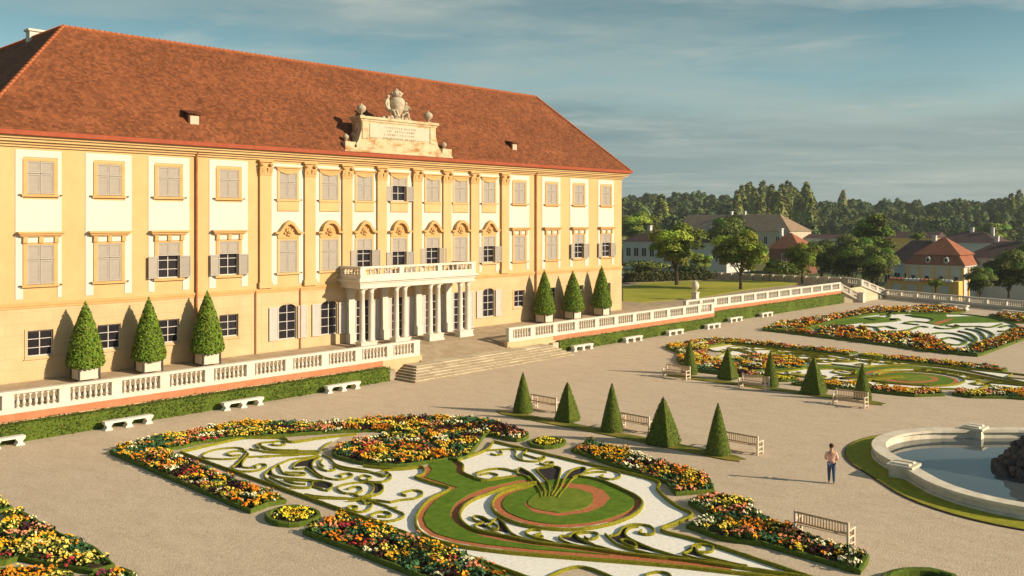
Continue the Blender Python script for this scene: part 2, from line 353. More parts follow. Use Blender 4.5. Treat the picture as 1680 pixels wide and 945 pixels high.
tag(MB().prism([(-160, -200), (g_end[0] + 1, -200), (g_end[0] + .6, g_end[1]), (GE[2][0] + .6, GE[2][1]), (GE[0][0] + .6, GE[0][1]), (95, -4), (95, 40), (-160, 40)], -6.2, 0).build('garden_gravel', 'gravel'), kind='structure')
X1END = FX(1168, -6.4)                                                # where the terrace wall steps back
X2END = 81.0
GL_, GR_ = FX(688, -6.62), FX(834, -6.62); ZS = 1.0; YS = -3.6           # landing between the balustrades dips to the stair head
def tquad(mb, x0, x1, y0, z0, y1, z1): mb.add([(x0, y0, z0), (x1, y0, z0), (x1, y1, z1), (x0, y1, z1)], [(0, 1, 2, 3)])
mb = MB(); zy = tz(YS)
tquad(mb, -75, GL_, -6.3, TZ0, YS, zy); tquad(mb, GR_, X1END, -6.3, TZ0, YS, zy); tquad(mb, -75, X1END, YS, zy, .02, TZ1); tquad(mb, -75, X1END, .02, TZ1, 60, TZ1); tquad(mb, GL_, GR_, -6.9, ZS, YS, zy)
for a, b in ((-75, GL_), (GR_, X1END)): mb.add([(a, -6.3, .004), (b, -6.3, .004), (b, -6.3, TZ0), (a, -6.3, TZ0)], [(0, 1, 2, 3)])
for x in (GL_, GR_): mb.add([(x, -6.9, .5), (x, -6.9, ZS), (x, YS, zy), (x, -6.3, TZ0), (x, -6.3, .5)], [(0, 1, 2, 3, 4)])
tag(mb.build('terrace', 'terrace_paving'), kind='structure')
tag(MB().prism([(X1END - .01, -4.55), (X2END, -4.55), (X2END + 6, 8), (X2END + 9, 42), (X1END - .01, 42)], .004, 1.96).build('lawn_terrace', 'terrace_paving'), kind='structure')
lw = [gz(u, v, 1.97) for u, v in ((1022, 499), (1050, 497), (1145, 489), (1230, 475), (1310, 466), (1296, 461), (1180, 460), (1060, 464), (1022, 471))]
tag(MB().prism([(p[0], p[1]) for p in lw], 1.97, 2.02).build('lawn', 'dry_lawn'), kind='structure')

# ================================================================== PALACE
XL, XR = -32.7, 33.0
BX = [FX(u) for u in (68.7, 179.2, 276, 375.2, 472.2, 541.2, 598.1, 654.5, 708.3, 754.8, 801.5, 852, 905.3, 948.6, 994.3)]
PAN = [(-30.77, -28.0), (-26.49, -23.4), (-22.23, -19.2), (-17.66, -14.52), (-12.63, -9.36), (-8.5, -5.74), (-5.0, -2.18), (-1.18, 1.71), (2.85, 5.67), (6.35, 9.03), (10.16, 12.85), (14.32, 17.29), (19.25, 22.16), (23.77, 26.9), (28.62, 31.5)]
BX = [(a + b) / 2 * .5 + x * .5 for (a, b), x in zip(PAN, BX)]
palace = empty('palace', (0, 0, 2), 'long ochre and cream baroque palace with red tiled hip roof and shuttered windows', 'palace')
WW = .80                                                               # half width of a main window
Zu0, Zu1, Zl0, Zl1 = 13.95, 16.05, 8.2, 10.72
open_lower = {2, 3, 6, 7, 8, 10, 13, 14}; open_upper = {7}
arch_gf = {4, 5, 10}; portico_gf = {6, 7, 8, 9}; small_gf = {0, 1, 2, 3, 11, 12, 13, 14}
OPEN = []
for i, x in enumerate(BX):
    OPEN.append((x - WW, x + WW, Zu0, Zu1)); OPEN.append((x - WW, x + WW, Zl0 if i != 7 else 7.55, Zl1))
    if i in small_gf: OPEN.append((x - .78, x + .78, 3.62, 5.28))
    elif i in arch_gf: OPEN.append((x - .80, x + .80, 2.95, 5.72))
    else: OPEN.append((x - .80, x + .80, 2.05, 5.6))
def facade(z_lo, z_hi, m, name):
    xs = sorted({XL, XR} | {round(v, 4) for o in OPEN for v in o[:2]}); zs = sorted({z_lo, z_hi} | {round(v, 4) for o in OPEN for v in o[2:] if z_lo < v < z_hi}); mb = MB()
    for a, b in zip(xs[:-1], xs[1:]):
        for c, d in zip(zs[:-1], zs[1:]):
            xm, zm_ = (a + b) / 2, (c + d) / 2
            if not any(o[0] < xm < o[1] and o[2] < zm_ < o[3] for o in OPEN): mb.add([(a, 0, c), (b, 0, c), (b, 0, d), (a, 0, d)], [(0, 1, 2, 3)])
    for o in OPEN:
        if z_lo <= o[2] and o[3] <= z_hi:
            a, b, c, d = o; D = .42
            mb.add([(a, 0, c), (b, 0, c), (b, 0, d), (a, 0, d), (a, D, c), (b, D, c), (b, D, d), (a, D, d)], [(0, 1, 5, 4), (1, 2, 6, 5), (2, 3, 7, 6), (3, 0, 4, 7)])
    return mb
facade(7.0, 17.5, 'ochre_wall', 'wall').build('wall', 'ochre_wall', palace)
facade(1.5, 7.0, 'ochre_base', 'base_wall').build('base_wall', 'ochre_base', palace)
mb = MB()
for x0, x1, y0, y1 in ((XL, XL + .4, .0, 50), (XR - .4, XR, .0, 50)): mb.box(x0, x1, y0 + .002, y1, 1.5, 17.5)
mb.box(XL + .42, -18.2, 14, 14.4, 1.5, 17.5).box(-18.6, -18.2, 14.42, 50, 1.5, 17.5).box(19.2, 19.6, 14.42, 50, 1.5, 17.5).box(-18.18, 19.18, 14, 14.4, 1.5, 17.5)
mb.build('side_wall', 'ochre_wall', palace)
# mouldings along the front
mb = MB().box(XL - .06, XR + .06, -.10, -.003, 6.86, 7.06).box(XL - .03, XR + .03, -.05, -.003, 6.70, 6.86); mb.build('string_course', 'ochre_trim', palace)
mb = MB()
for k, (y, z0, z1) in enumerate(((-.14, 16.92, 17.08), (-.30, 17.08, 17.24), (-.50, 17.24, 17.42), (-.66, 17.42, 17.60))): mb.box(XL + y, XR - y, y, -.003 - .001 * k, z0, z1)
for k, (y, z0, z1) in enumerate(((-.14, 16.92, 17.08), (-.30, 17.08, 17.24), (-.50, 17.24, 17.42), (-.66, 17.42, 17.60))):
    mb.box(XR + .003, XR - y, .0, 50, z0, z1).box(XL + y, XL - .003, .0, 50, z0, z1)
mb.build('cornice', 'ochre_wall', palace)
mb = MB(); EV = 0.80
mb.box(XL - EV - .12, XR + EV + .12, -EV - .12, -EV + .10, 17.605, 17.90).box(XL - EV - .12, XL - EV + .1, -EV + .105, 50, 17.605, 17.90).box(XR + EV - .1, XR + EV + .12, -EV + .105, 50, 17.605, 17.90)
mb.box(XL - EV, XR + EV, -EV + .12, .3, 17.603, 17.70)
mb.build('gutter', 'gutter_red', palace)
for u in (433, 505, 777):
    x = FX(u); MB().tube([(x - .75, -.1, 2.0), (x - .75, -.1, 6.9)], .045, 6).build('lower_downpipe', 'copper_pipe', palace)
for u in (321.4, 878.1):
    x = FX(u); MB().tube([(x, -.14, tz(-.1)), (x, -.14, 16.9), (x, -.5, 17.5)], .085, 8).build('downpipe', 'copper_pipe', palace)
# roof with front range and two wings behind
ER = 18.0; RZ = 26.25; ry = 6.9; rl, rr = -25.3, 26.1
e0, e1 = XL - EV, XR + EV
V = {'fl': (e0, -EV, 17.80), 'fr': (e1, -EV, 17.80), 'rl': (rl, ry, RZ), 'rr': (rr, ry, RZ), 'lb': (e0, 50, 17.80), 'rlb': (rl, 50, RZ), 'lib': (-17.4, 50, 17.80), 'lic': (-17.4, 14.8, 17.80), 'ric': (18.4, 14.8, 17.80), 'rb': (e1, 50, 17.80), 'rrb': (rr, 50, RZ), 'rib': (18.4, 50, 17.80)}
def roof_faces(name, faces, m, parent):
    me = bpy.data.meshes.new(name); vs = []; fs = []; uvs = []
    for f in faces:
        P = [Vector(p) for p in f]; n = len(vs); vs += P; fs.append(tuple(range(n, n + len(P))))
        nn = (P[1] - P[0]).cross(P[2] - P[0]).normalized(); t = Vector((0, 0, 1)).cross(nn).normalized(); b = nn.cross(t); uvs += [(p.dot(t), p.dot(b)) for p in P]
    me.from_pydata(vs, [], fs); uv = me.uv_layers.new(name='UVMap')
    for k, q in enumerate(uvs): uv.data[k].uv = q
    return link(name, me, m, parent)
g_ = lambda *k: [V[q] for q in k]
roof = roof_faces('roof', [g_('fl', 'fr', 'rr', 'rl'), g_('lb', 'fl', 'rl', 'rlb'), g_('fr', 'rb', 'rrb', 'rr'), g_('rl', 'rr', 'ric', 'lic'), g_('rl', 'lic', 'lib', 'rlb'), g_('ric', 'rr', 'rrb', 'rib')], 'roof_tile', palace)
for a, b in (('fl', 'rl'), ('rl', 'rr'), ('rr', 'fr'), ('rl', 'rlb'), ('rr', 'rrb')):
    A, B = Vector(V[a]), Vector(V[b]); n = int((B - A).length / .42); mb = MB(); d = (B - A) / n
    for k in range(n): p = A + d * k; mb.tube([p + d * .0 + Vector((0, 0, .06)), p + d * 1.05 + Vector((0, 0, .02))], [.14, .11], 6)
    mb.build('ridge_tiles', 'ridge_tile', roof, kind='stuff')
def roof_pt(u, v):   # a pixel on the front slope
    d = ray(u, v); k = (RZ - 17.80) / (ry + EV); t = (17.72 + k * (CAM[1] + EV) - CAM[2]) / (d[2] - k * d[1]); return CAM + d * t
for (u, v, w, h) in ((318, 203, .95, .85), (843, 245, .85, .75)):
    p = roof_pt(u, v); x, y, z = p; f = y - .1
    d = MB().box(x - w / 2, x + w / 2, f, f + 1.3, z - .2, z + h * .8).build('dormer', 'roof_tile', palace)
    MB().add([(x - w / 2 - .15, f - .2, z + h * .82), (x + w / 2 + .15, f - .2, z + h * .82), (x + w / 2 + .15, f + 1.6, z + h * 1.35), (x - w / 2 - .15, f + 1.6, z + h * 1.35), (x - w / 2 - .15, f - .2, z + h * .9), (x + w / 2 + .15, f - .2, z + h * .9), (x + w / 2 + .15, f + 1.6, z + h * 1.43), (x - w / 2 - .15, f + 1.6, z + h * 1.43)],
             [(3, 2, 1, 0), (4, 5, 6, 7), (0, 1, 5, 4), (1, 2, 6, 5), (2, 3, 7, 6), (3, 0, 4, 7)]).build('dormer_roof', 'roof_tile', d)
    MB().box(x - w * .36, x + w * .36, f - .03, f - .004, z - .05, z + h * .66).build('hatch', 'wall_stone', d)
cx_, cy_ = rl + .2, 13.0
MB().box(cx_ - .5, cx_ + .5, cy_ - .4, cy_ + .4, 24.5, 26.75).box(cx_ - .62, cx_ + .62, cy_ - .52, cy_ + .52, 26.753, 26.92).build('chimney', 'cream_paint', palace)
# --- bays: cream panels, shutters, frames, pediments
def leaf_mesh(w, h, upper):   # one louvred shutter leaf, hinge side at x=0, face towards -y
    mb = MB(); mb.box(0, .07, -.05, 0, 0, h).box(w - .07, w, -.05, 0, 0, h).box(.072, w - .072, -.05, 0, 0, .09).box(.072, w - .072, -.05, 0, h - .09, h); n = max(3, int((h - .2) / .13))
    for k in range(n):
        z = .1 + (h - .2) * k / n; mb.add([(.07, -.012, z), (w - .07, -.012, z), (w - .07, -.042, z + (h - .2) / n * .9), (.07, -.042, z + (h - .2) / n * .9)], [(0, 1, 2, 3)])
        mb.add([(.07, -.005, z), (w - .07, -.005, z), (w - .07, -.005, z + (h - .2) / n), (.07, -.005, z + (h - .2) / n)], [(0, 1, 2, 3)])
    return mb.mesh('shutter')
_lm = {}
def shutter(x, y, z, w, h, rz, par, m='shutter_paint'):
    k = (round(w, 2), round(h, 2), m)
    if k not in _lm: _lm[k] = leaf_mesh(w, h, False)
    o = link('shutter', _lm[k], m, par); o.location = (x, y, z); o.rotation_euler.z = rz; return o
def bars(mb, x, hw, z0, z1, nx, nz, y=.16, t=.028):
    for k in range(1, nx): xx = x - hw + 2 * hw * k / nx; mb.box(xx - t, xx + t, y - .03, y + .02, z0 + .05, z1 - .05)
    for k in range(1, nz): zz = z0 + (z1 - z0) * k / nz; mb.box(x - hw + .05, x + hw - .05, y - .024, y + .014, zz - t * .8, zz + t * .8)
    mb.box(x - hw, x - hw + .07, y - .04, y + .03, z0, z1).box(x + hw - .07, x + hw, y - .04, y + .03, z0, z1).box(x - hw + .072, x + hw - .072, y - .04, y + .03, z0, z0 + .08).box(x - hw + .072, x + hw - .072, y - .04, y + .03, z1 - .08, z1)
def window(x, hw, z0, z1, nx, nz, closed, half, surround=True, m='pale_paint', name='window'):
    mb = MB(); bars(mb, x, hw, z0, z1, nx, nz); w = mb.build(name, m, palace)
    MB().add([(x - hw, .2, z0), (x + hw, .2, z0), (x + hw, .2, z1), (x - hw, .2, z1)], [(0, 1, 2, 3)]).build('pane', 'glass', w)
    zs = z0 + (z1 - z0) * .62                              # transom between lower and upper shutter leaves
    if closed or half:
        for sx in (-1, 1): shutter(x + (-hw + .01 if sx < 0 else .012), -.012, zs + .02, hw - .022, z1 - zs - .03, 0, w)
    if closed:
        for sx in (-1, 1): shutter(x + (-hw + .01 if sx < 0 else .012), -.012, z0 + .02, hw - .022, zs - z0 - .03, 0, w)
    if half:
        a = R(rnd.uniform(6, 16))
        shutter(x - hw - (hw - .03) * math.cos(a), -.075 - (hw - .03) * math.sin(a), z0 + .02, hw - .03, zs - z0 - .03, a, w)
        shutter(x + hw, -.075, z0 + .02, hw - .03, zs - z0 - .03, -a, w)
    return w
for i, x in enumerate(BX):
    p0, p1 = PAN[i]; mid = 4 <= i <= 10; T = .035
    # cream field with openings left for the window surround
    sw = WW + (.18 if mid else .24); mb = MB(); a0, a1 = x - sw, x + sw
    zt = 16.74 if not mid else 16.68; zb = 7.3
    mb.box(p0, a0, -T, -.003, zb, zt).box(a1, p1, -T, -.003, zb, zt)
    lo_top = 11.45
    mb.box(a0 + .001, a1 - .001, -T, -.003, lo_top, 13.62 if not mid else 12.95)
    mb.box(a0 + .001, a1 - .001, -T, -.003, 16.30 if not mid else 16.36, zt)
    mb.build('cream_panel', 'cream_paint', palace)
    # window surrounds
    for (z0, z1) in ((Zu0, Zu1), (Zl0, Zl1)):
        mb = MB(); mb.box(x - sw, x - WW, -.09, -.003, z0 - .02, z1 + .12).box(x + WW, x + sw, -.09, -.003, z0 - .02, z1 + .12).box(x - WW + .001, x + WW - .001, -.09, -.003, z1, z1 + .12)
        mb.box(x - sw - .10, x + sw + .10, -.17, -.003, z0 - .17, z0 - .021)
        mb.build('window_surround', 'ochre_trim' if not mid else 'ochre_wall', palace)
    wu = window(x, WW, Zu0, Zu1, 2, 3, i not in open_upper, i in open_upper)
    wl = window(x, WW, Zl0 if i != 7 else 7.56, Zl1, 2, 4, i not in open_lower, i in open_lower)
    for w_, z0 in ((wu, Zu0), (wl, Zl0)):
        for sx in (-1, 1): MB().box(x + sx * (sw + .2) - .05, x + sx * (sw + .2) + .05, -.16, -.036, z0 - .10, z0 - .02).build('shutter_catch', 'dark_metal', w_)
    mb = MB(); zc_ = 11.12
    if not mid:   # straight hood on three brackets, cream fields between
        mb.box(x - sw - .38, x + sw + .38, -.42, -.037, 11.44, 11.56).box(x - sw - .28, x + sw + .28, -.32, -.037, 11.32, 11.439).box(x - sw - .18, x + sw + .18, -.22, -.037, 11.24, 11.319)
        for dx in (-sw + .1, 0, sw - .1): mb.box(x + dx - .14, x + dx + .14, -.20, -.037, 10.85, 11.239, .02, 0)
        mb.build('window_hood', 'ochre_trim', palace)
        MB().box(x - sw + .25, x - .15, -.10, -.036, 10.86, 11.23).box(x + .15, x + sw - .25, -.10, -.036, 10.86, 11.23).build('frieze_panel', 'cream_paint', palace)
    else:
        q = sw + .30; tri = i % 2 == 0
        def outline(q, b, hgt, k=12):
            if tri: return [(x - q, b), (x - q * .72, b + .05), (x - q * .3, b + hgt * .8), (x, b + hgt), (x + q * .3, b + hgt * .8), (x + q * .72, b + .05), (x + q, b)]
            return [(x - q, b), (x - q * .75, b + .03)] + [(x - q * .68 * math.cos(math.pi * t / k), b + .03 + hgt * math.sin(math.pi * t / k)) for t in range(k + 1)] + [(x + q * .75, b + .03), (x + q, b)]
        o1 = outline(q, 11.35, .92); o2 = outline(q * .80, 11.22, .78)
        mb.xz(o1 + [(x + q, 11.22), (x + q * .80, 11.22)] + o2[::-1][1:-1] + [(x - q * .80, 11.22), (x - q, 11.22)], -.40, -.037)
        ped = mb.build('pediment', 'ochre_trim', palace)
        MB().xz(o2 + [(x + sw - .05, 10.86), (x - sw + .05, 10.86)], -.12, -.038).build('pediment_field', 'ochre_trim', ped)
        mb = MB()
        for k in range(9):
            a = 2 * math.pi * k / 9; mb.lathe([(.0, -.10), (.11, -.06), (.13, 0), (.09, .08), (.0, .12)], 6, (x + .36 * math.cos(a) * (1 if k % 2 else .6), -.16, 11.35 + .25 * math.sin(a)), False)
        mb.lathe([(0, -.2), (.18, -.1), (.2, .06), (.1, .2), (0, .25)], 8, (x, -.18, 11.4), False); mb.build('carving', 'ochre_trim', ped)
        # upper lintel with a hanging swag, apron below the sill
        mb = MB().box(x - sw - .2, x + sw + .2, -.26, -.037, 16.37, 16.47).box(x - sw - .05, x + sw + .05, -.16, -.037, 16.21, 16.369)
        arc = [(x - sw + .02 + 2 * (sw - .02) * t / 12, 16.2 - .30 * (1 - (2 * t / 12 - 1) ** 2)) for t in range(13)]
        mb.xz([(x - sw + .02, 16.205), (x + sw - .02, 16.205)] + arc[::-1][1:-1], -.13, -.095); mb.build('lintel', 'ochre_trim', palace)
        mb = MB().box(x - sw, x + sw, -.09, -.004, 13.02, 13.775); mb.build('apron', 'ochre_wall', palace)
    # ground floor
    if i in small_gf:
        mb = MB(); h = .78
        mb.box(x - h - .16, x - h, -.05, -.003, 3.5, 5.4).box(x + h, x + h + .16, -.05, -.003, 3.5, 5.4).box(x - h + .001, x + h - .001, -.05, -.003, 5.28, 5.4).box(x - h - .2, x + h + .2, -.09, -.003, 3.44, 3.499)
        mb.build('window_surround', 'ochre_base', palace); window(x, h, 3.62, 5.28, 2, 3, False, False)
    elif i in arch_gf:
        h = .80; z0, z1 = 2.95, 5.72; mb = MB()
        for sx in (-1, 1):   # spandrels turn the square opening into an arch
            arcp = [(x + sx * h * math.cos(math.pi / 2 * t / 8), z1 - .42 + .42 * math.sin(math.pi / 2 * t / 8)) for t in range(9)]
            mb.xz([(x + sx * h, z1 + .001)] + arcp, .02, .30)
        mb.build('arch_spandrel', 'ochre_base', palace)
        w = window(x, h, z0, z1, 2, 4, False, False)
        for sx in (-1, 1): shutter(x + (-h - .9 if sx < 0 else h + .1), -.06, z0, .82, z1 - z0 - .2, 0, w, 'pale_paint')
    else:
        h = .80; z0, z1 = 2.05, 5.6; w = window(x, h, z0, z1, 2, 5, False, False, name='french_door')
        for sx in (-1, 1): shutter(x + (-h - .85 if sx < 0 else h + .05), -.06, z0 + .05, .78, z1 - z0 - .1, 0, w, 'pale_paint')
for u in (434, 507, 568, 625, 683, 732, 777, 827):
    x = FX(u); w = .50
    p = MB().box(x - w, x + w, -.20, -.003, 7.55, 15.75).box(x - w - .08, x + w + .08, -.26, -.003, 7.07, 7.549).build('pilaster', 'ochre_wall', palace)
    mb = MB().box(x - w - .04, x + w + .04, -.25, -.003, 15.753, 15.85).box(x - w - .12, x + w + .12, -.34, -.003, 16.75, 16.91).box(x - w, x + w, -.22, -.003, 15.853, 16.747)
    for sx in (-1, 1):
        mb.lathe([(.0, -.12), (.16, -.08), (.2, 0), (.16, .08), (0, .12)], 8, (x + sx * w * .8, -.3, 16.55), False)
        for k in range(2): mb.add([(x + sx * (.1 + .25 * k), -.235, 15.9), (x + sx * (.3 + .25 * k), -.235, 15.9), (x + sx * (.34 + .22 * k), -.36, 16.35 + .05 * k), (x + sx * (.12 + .22 * k), -.36, 16.35 + .05 * k)], [(0, 1, 2, 3)])
    mb.build('capital', 'ochre_trim', p)
# --- attic parapet over the middle of the eaves
yA = -.35; aX0, aX1 = FX(564.4, yA), FX(738.5, yA); m0, m1 = FX(590, yA), FX(713, yA); b0 = 17.85
zTop = FZ(590, 190, yA); zSh = FZ(566, 232, yA); zPl = FZ(590, 229, yA)
attic = empty('attic_parapet', ((aX0 + aX1) / 2, 0, b0)); attic.parent = palace; attic.matrix_parent_inverse = world_of(palace).inverted()
mx_ = (aX0 + aX1) / 2
sidep = [(aX0, b0), (aX1, b0), (aX1, zSh), (aX1 - 1.1, zSh), (aX1 - 1.15, zSh - .45), (m1 + .7, zSh - .4), (m1 + .25, zSh + .2), (m1 - .05, zSh + 1.1), (m1 - .05, zTop - .25), (m0 + .05, zTop - .25), (m0 + .05, zSh + 1.1), (m0 - .25, zSh + .2), (m0 - .7, zSh - .4), (aX0 + 1.15, zSh - .45), (aX0 + 1.1, zSh), (aX0, zSh)]
bpy.data.objects.remove(attic)
attic = MB().xz(sidep, -.55, .75).build('attic_parapet', 'attic_stone', palace)
mb = MB().box(m0 - .2, m1 + .2, -.72, .92, zTop - .22, zTop).box(m0 - .05, m1 + .05, -.62, .82, zTop - .40, zTop - .222).box(aX0 - .1, aX1 + .1, -.63, .83, b0 + .02, b0 + .25)
mb.box(m0 + .1, m0 + .75, -.62, -.553, zPl + .1, zTop - .42).box(m1 - .75, m1 - .1, -.62, -.553, zPl + .1, zTop - .42); mb.build('attic_cornice', 'attic_stone', attic)
pl = MB().box(m0 + .9, m1 - .9, -.60, -.554, zPl + .25, zTop - .55).build('inscription_panel', 'inscription', attic)
mb = MB(); zr = zTop - .72
for row in range(4):   # weathered lines of incised letters, too worn to read
    z = zr - row * .30; x = m0 + 2.3 + rnd.uniform(0, .4)
    while x < m1 - 2.4 - rnd.uniform(0, .4):
        w = rnd.uniform(.10, .22)
        if rnd.random() < .85: mb.box(x, x + w * .45, -.606, -.601, z - .17, z)
        if rnd.random() < .6: mb.box(x, x + w, -.6062, -.6012, z - .04 - rnd.choice((0, .12)), z - rnd.choice((0, .12)) + .0)
        x += w + .07
mb.build('lettering', 'worn_letter', pl, kind='stuff')
def ball_mesh(): return MB().box(-.22, .22, -.22, .22, 0, .16).lathe([(.16, .16), (.10, .3), (.13, .40), (.38, .58), (.48, .82), (.44, 1.04), (.26, 1.2), (.1, 1.28), (.08, 1.38), (.02, 1.44)], 14).mesh('ball', True)
bm_ = ball_mesh()
for x, z, s, nm in ((m0 + .45, zTop, 1.0, 'left'), (m1 - .45, zTop, 1.0, 'right'), (aX0 + .45, zSh, .62, 'low'), (aX1 - .45, zSh, .62, 'low')):
    o = link('ball_finial', bm_, 'carved_stone', attic); o.location = (x, 0, z); o.scale = (s * .85, s * .85, s * .8)
# --- figures by skin modifier
def figure(name, joints, edges, m, parent, loc=(0, 0, 0), rz=0, scale=1.0, sub=2, root=0):
    me = bpy.data.meshes.new(name); me.from_pydata([j[0] for j in joints], edges, []); o = link(name, me, m, parent, True)
    o.location = loc; o.rotation_euler.z = rz; o.scale = (scale,) * 3
    sk = o.modifiers.new('skin', 'SKIN'); sk.use_smooth_shade = True
    for k, j in enumerate(joints):
        r = j[1]; me.skin_vertices[0].data[k].radius = (r, r) if not isinstance(r, tuple) else r
        me.skin_vertices[0].data[k].use_root = (k == root)
    sb = o.modifiers.new('sub', 'SUBSURF'); sb.levels = sub; sb.render_levels = sub
    return o
seated = [((0, 0, .25), (.20, .16)), ((0, .05, .5), (.19, .14)), ((0, .06, .8), (.21, .14)), ((0, .04, .98), .07), ((0, 0, 1.12), .13), ((0, -.01, 1.24), .10),
          ((.25, .03, .82), .08), ((.38, -.12, .62), .06), ((.34, -.36, .68), .05), ((-.25, .03, .82), .08), ((-.42, .0, .58), .06), ((-.5, -.15, .35), .05),
          ((.14, -.12, .22), .12), ((.2, -.5, .28), .09), ((.22, -.58, -.12), .07), ((.22, -.72, -.16), .05), ((-.14, -.12, .22), .12), ((-.24, -.46, .2), .09), ((-.28, -.6, -.12), .07), ((-.28, -.74, -.16), .05)]
sedges = [(0, 1), (1, 2), (2, 3), (3, 4), (4, 5), (2, 6), (6, 7), (7, 8), (2, 9), (9, 10), (10, 11), (0, 12), (12, 13), (13, 14), (14, 15), (0, 16), (16, 17), (17, 18), (18, 19)]
crest = empty('crest_sculpture', (mx_, .1, zTop), 'carved stone crest with crowned shield and two seated figures on roof parapet', 'sculpture')
MB().lathe([(.5, 0), (.42, .12), (.28, .25), (.34, .45), (.62, .9), (.74, 1.4), (.70, 1.75), (.5, 1.95), (.3, 2.02)], 14).build('shield', 'carved_stone', crest, True, True)
mb = MB().lathe([(.34, 2.0), (.44, 2.1), (.52, 2.3), (.40, 2.5), (.16, 2.62), (.1, 2.72), (.02, 2.8)], 12)
for k in range(8): a = k * math.pi / 4; mb.lathe([(0, 0), (.09, .06), (.1, .14), (0, .24)], 6, (.48 * math.cos(a), .48 * math.sin(a), 2.2), False)
mb.build('crown', 'carved_stone', crest, True, True)
mb = MB()
for sx in (-1, 1):
    for k in range(3): mb.lathe([(.0, 0), (.30 - .06 * k, .02), (.32 - .06 * k, .2), (.2 - .04 * k, .36 - .06 * k), (0, .42 - .08 * k)], 9, (sx * (.62 + .42 * k), .02 * k, 0), False)
mb.build('drapery', 'carved_stone', crest, True, True)
figure('seated_figure', seated, sedges, 'carved_stone', crest, (-.95, 0, .42), .5, 1.4); figure('seated_figure', seated, sedges, 'carved_stone', crest, (1.05, 0, .28), -.7, 1.15)

# ================================================================== PORTICO
pY = -2.35; zf = tz(pY)
portico = empty('portico', (0, pY, zf), 'cream columned entrance portico carrying a balustraded balcony', 'portico')
pxs = [FX(u, pY) for u in (601.5, 657, 712, 761)]
ZE = 6.75; col_b = zf + .55
cm = MB().lathe([(.30, 0), (.30, .08), (.25, .14), (.27, .2), (.235, .26), (.235, 1.2), (.225, 2.4), (.20, ZE - col_b - .42), (.24, ZE - col_b - .38), (.20, ZE - col_b - .32), (.30, ZE - col_b - .10)], 14).box(-.32, .32, -.32, .32, ZE - col_b - .098, ZE - col_b).mesh('column', True)
for x in pxs:
    MB().box(x - .86, x + .86, pY - .42, pY + .42, zf - .1, zf + .12).box(x - .80, x + .80, pY - .36, pY + .36, zf + .121, col_b - .08).box(x - .86, x + .86, pY - .42, pY + .42, col_b - .079, col_b).build('plinth', 'white_stone', portico)
    for dx in (-.46, .46):
        o = link('column', cm, 'white_stone', portico); o.location = (x + dx, pY, col_b)
for x in pxs:   # piers against the wall behind each pair
    MB().box(x - .32, x + .32, -.36, -.004, 2.9, ZE - .5).box(x - .40, x + .40, -.44, -.004, ZE - .499, ZE).box(x - .40, x + .40, -.44, -.004, 1.9, 2.899).build('wall_pier', 'white_stone', portico)
q0, q1 = pxs[0] - .95, pxs[3] + .95
mb = MB().box(q0, q1, pY - .42, -.005, ZE + .002, ZE + .40).box(q0 - .10, q1 + .10, pY - .52, -.006, ZE + .402, ZE + .55).box(q0 - .26, q1 + .26, pY - .68, -.007, ZE + .552, ZE + .70).box(q0 - .1, q1 + .1, pY - .5, -.008, ZE + .702, ZE + .86)
mb.build('entablature', 'white_stone', portico)
def bal_mesh(h): return MB().box(-.085, .085, -.085, .085, 0, .07 * h).lathe([(.05, .07 * h), (.055, .12 * h), (.10, .26 * h), (.105, .36 * h), (.06, .55 * h), (.045, .72 * h), (.07, .80 * h), (.05, .86 * h)], 8, cap=False).box(-.08, .08, -.08, .08, .86 * h, h).mesh('baluster')
balm = {}
def bal(h, s=1.0):
    k = round(h, 2)
    if k not in balm: balm[k] = bal_mesh(h)
    return balm[k]
def balustrade_run(thing, A, B, z0, h, nper, pier=.42, m='white_stone', first_pier=True, last_pier=True, n=None, dz=0.0, wid=.30):
    """base, rail, piers and balusters from A to B (x,y)"""
    A = np.array(A, float); B = np.array(B, float); L = np.linalg.norm(B - A); d = (B - A) / L; ang = math.atan2(d[1], d[0])
    n = n or max(1, round(L / 3.1)); bay = L / n
    def seg(name, s0, s1, za, zb, w):
        mb = MB(); v = []
        nx, ny = -d[1] * w / 2, d[0] * w / 2
        for s in (s0, s1):
            p = A + d * s; o_ = dz * s / L
            v += [(p[0] + nx, p[1] + ny, za + o_), (p[0] - nx, p[1] - ny, za + o_), (p[0] - nx, p[1] - ny, zb + o_), (p[0] + nx, p[1] + ny, zb + o_)]
        return mb.add(v, [(0, 1, 2, 3), (7, 6, 5, 4), (0, 4, 5, 1), (1, 5, 6, 2), (2, 6, 7, 3), (3, 7, 4, 0)]).build(name, m, thing)
    bh, rh = .26, .17
    seg('base', 0, L, z0, z0 + bh, wid + .08); seg('rail', 0, L, z0 + h - rh, z0 + h, wid + .10)
    for k in range(n + 1):
        if (k == 0 and not first_pier) or (k == n and not last_pier): continue
        s = min(max(k * bay, pier / 2), L - pier / 2)
        seg('pier', s - pier / 2, s + pier / 2, z0 + bh + .001, z0 + h - rh - .001, wid + .04)
    me = bal(h - bh - rh)
    for k in range(n):
        s0 = k * bay + pier / 2 + .08; s1 = (k + 1) * bay - pier / 2 - .08
        for j in range(nper):
            s = s0 + (s1 - s0) * (j + .5) / nper; p = A + d * s; o = link('baluster', me, m, thing)
            o.matrix_parent_inverse = world_of(thing).inverted(); o.location = (p[0], p[1], z0 + bh + dz * s / L); o.rotation_euler.z = ang
            if abs(dz) < .01 and rnd.random() < 0: pass
balustrade_run(portico, (q0 - .05, pY - .32), (q1 + .05, pY - .32), ZE + .862, .92, 7, .5, n=3)
balustrade_run(portico, (q0 + .10, pY - .14), (q0 + .10, -.12), ZE + .862, .92, 5, .3, n=1, first_pier=False)
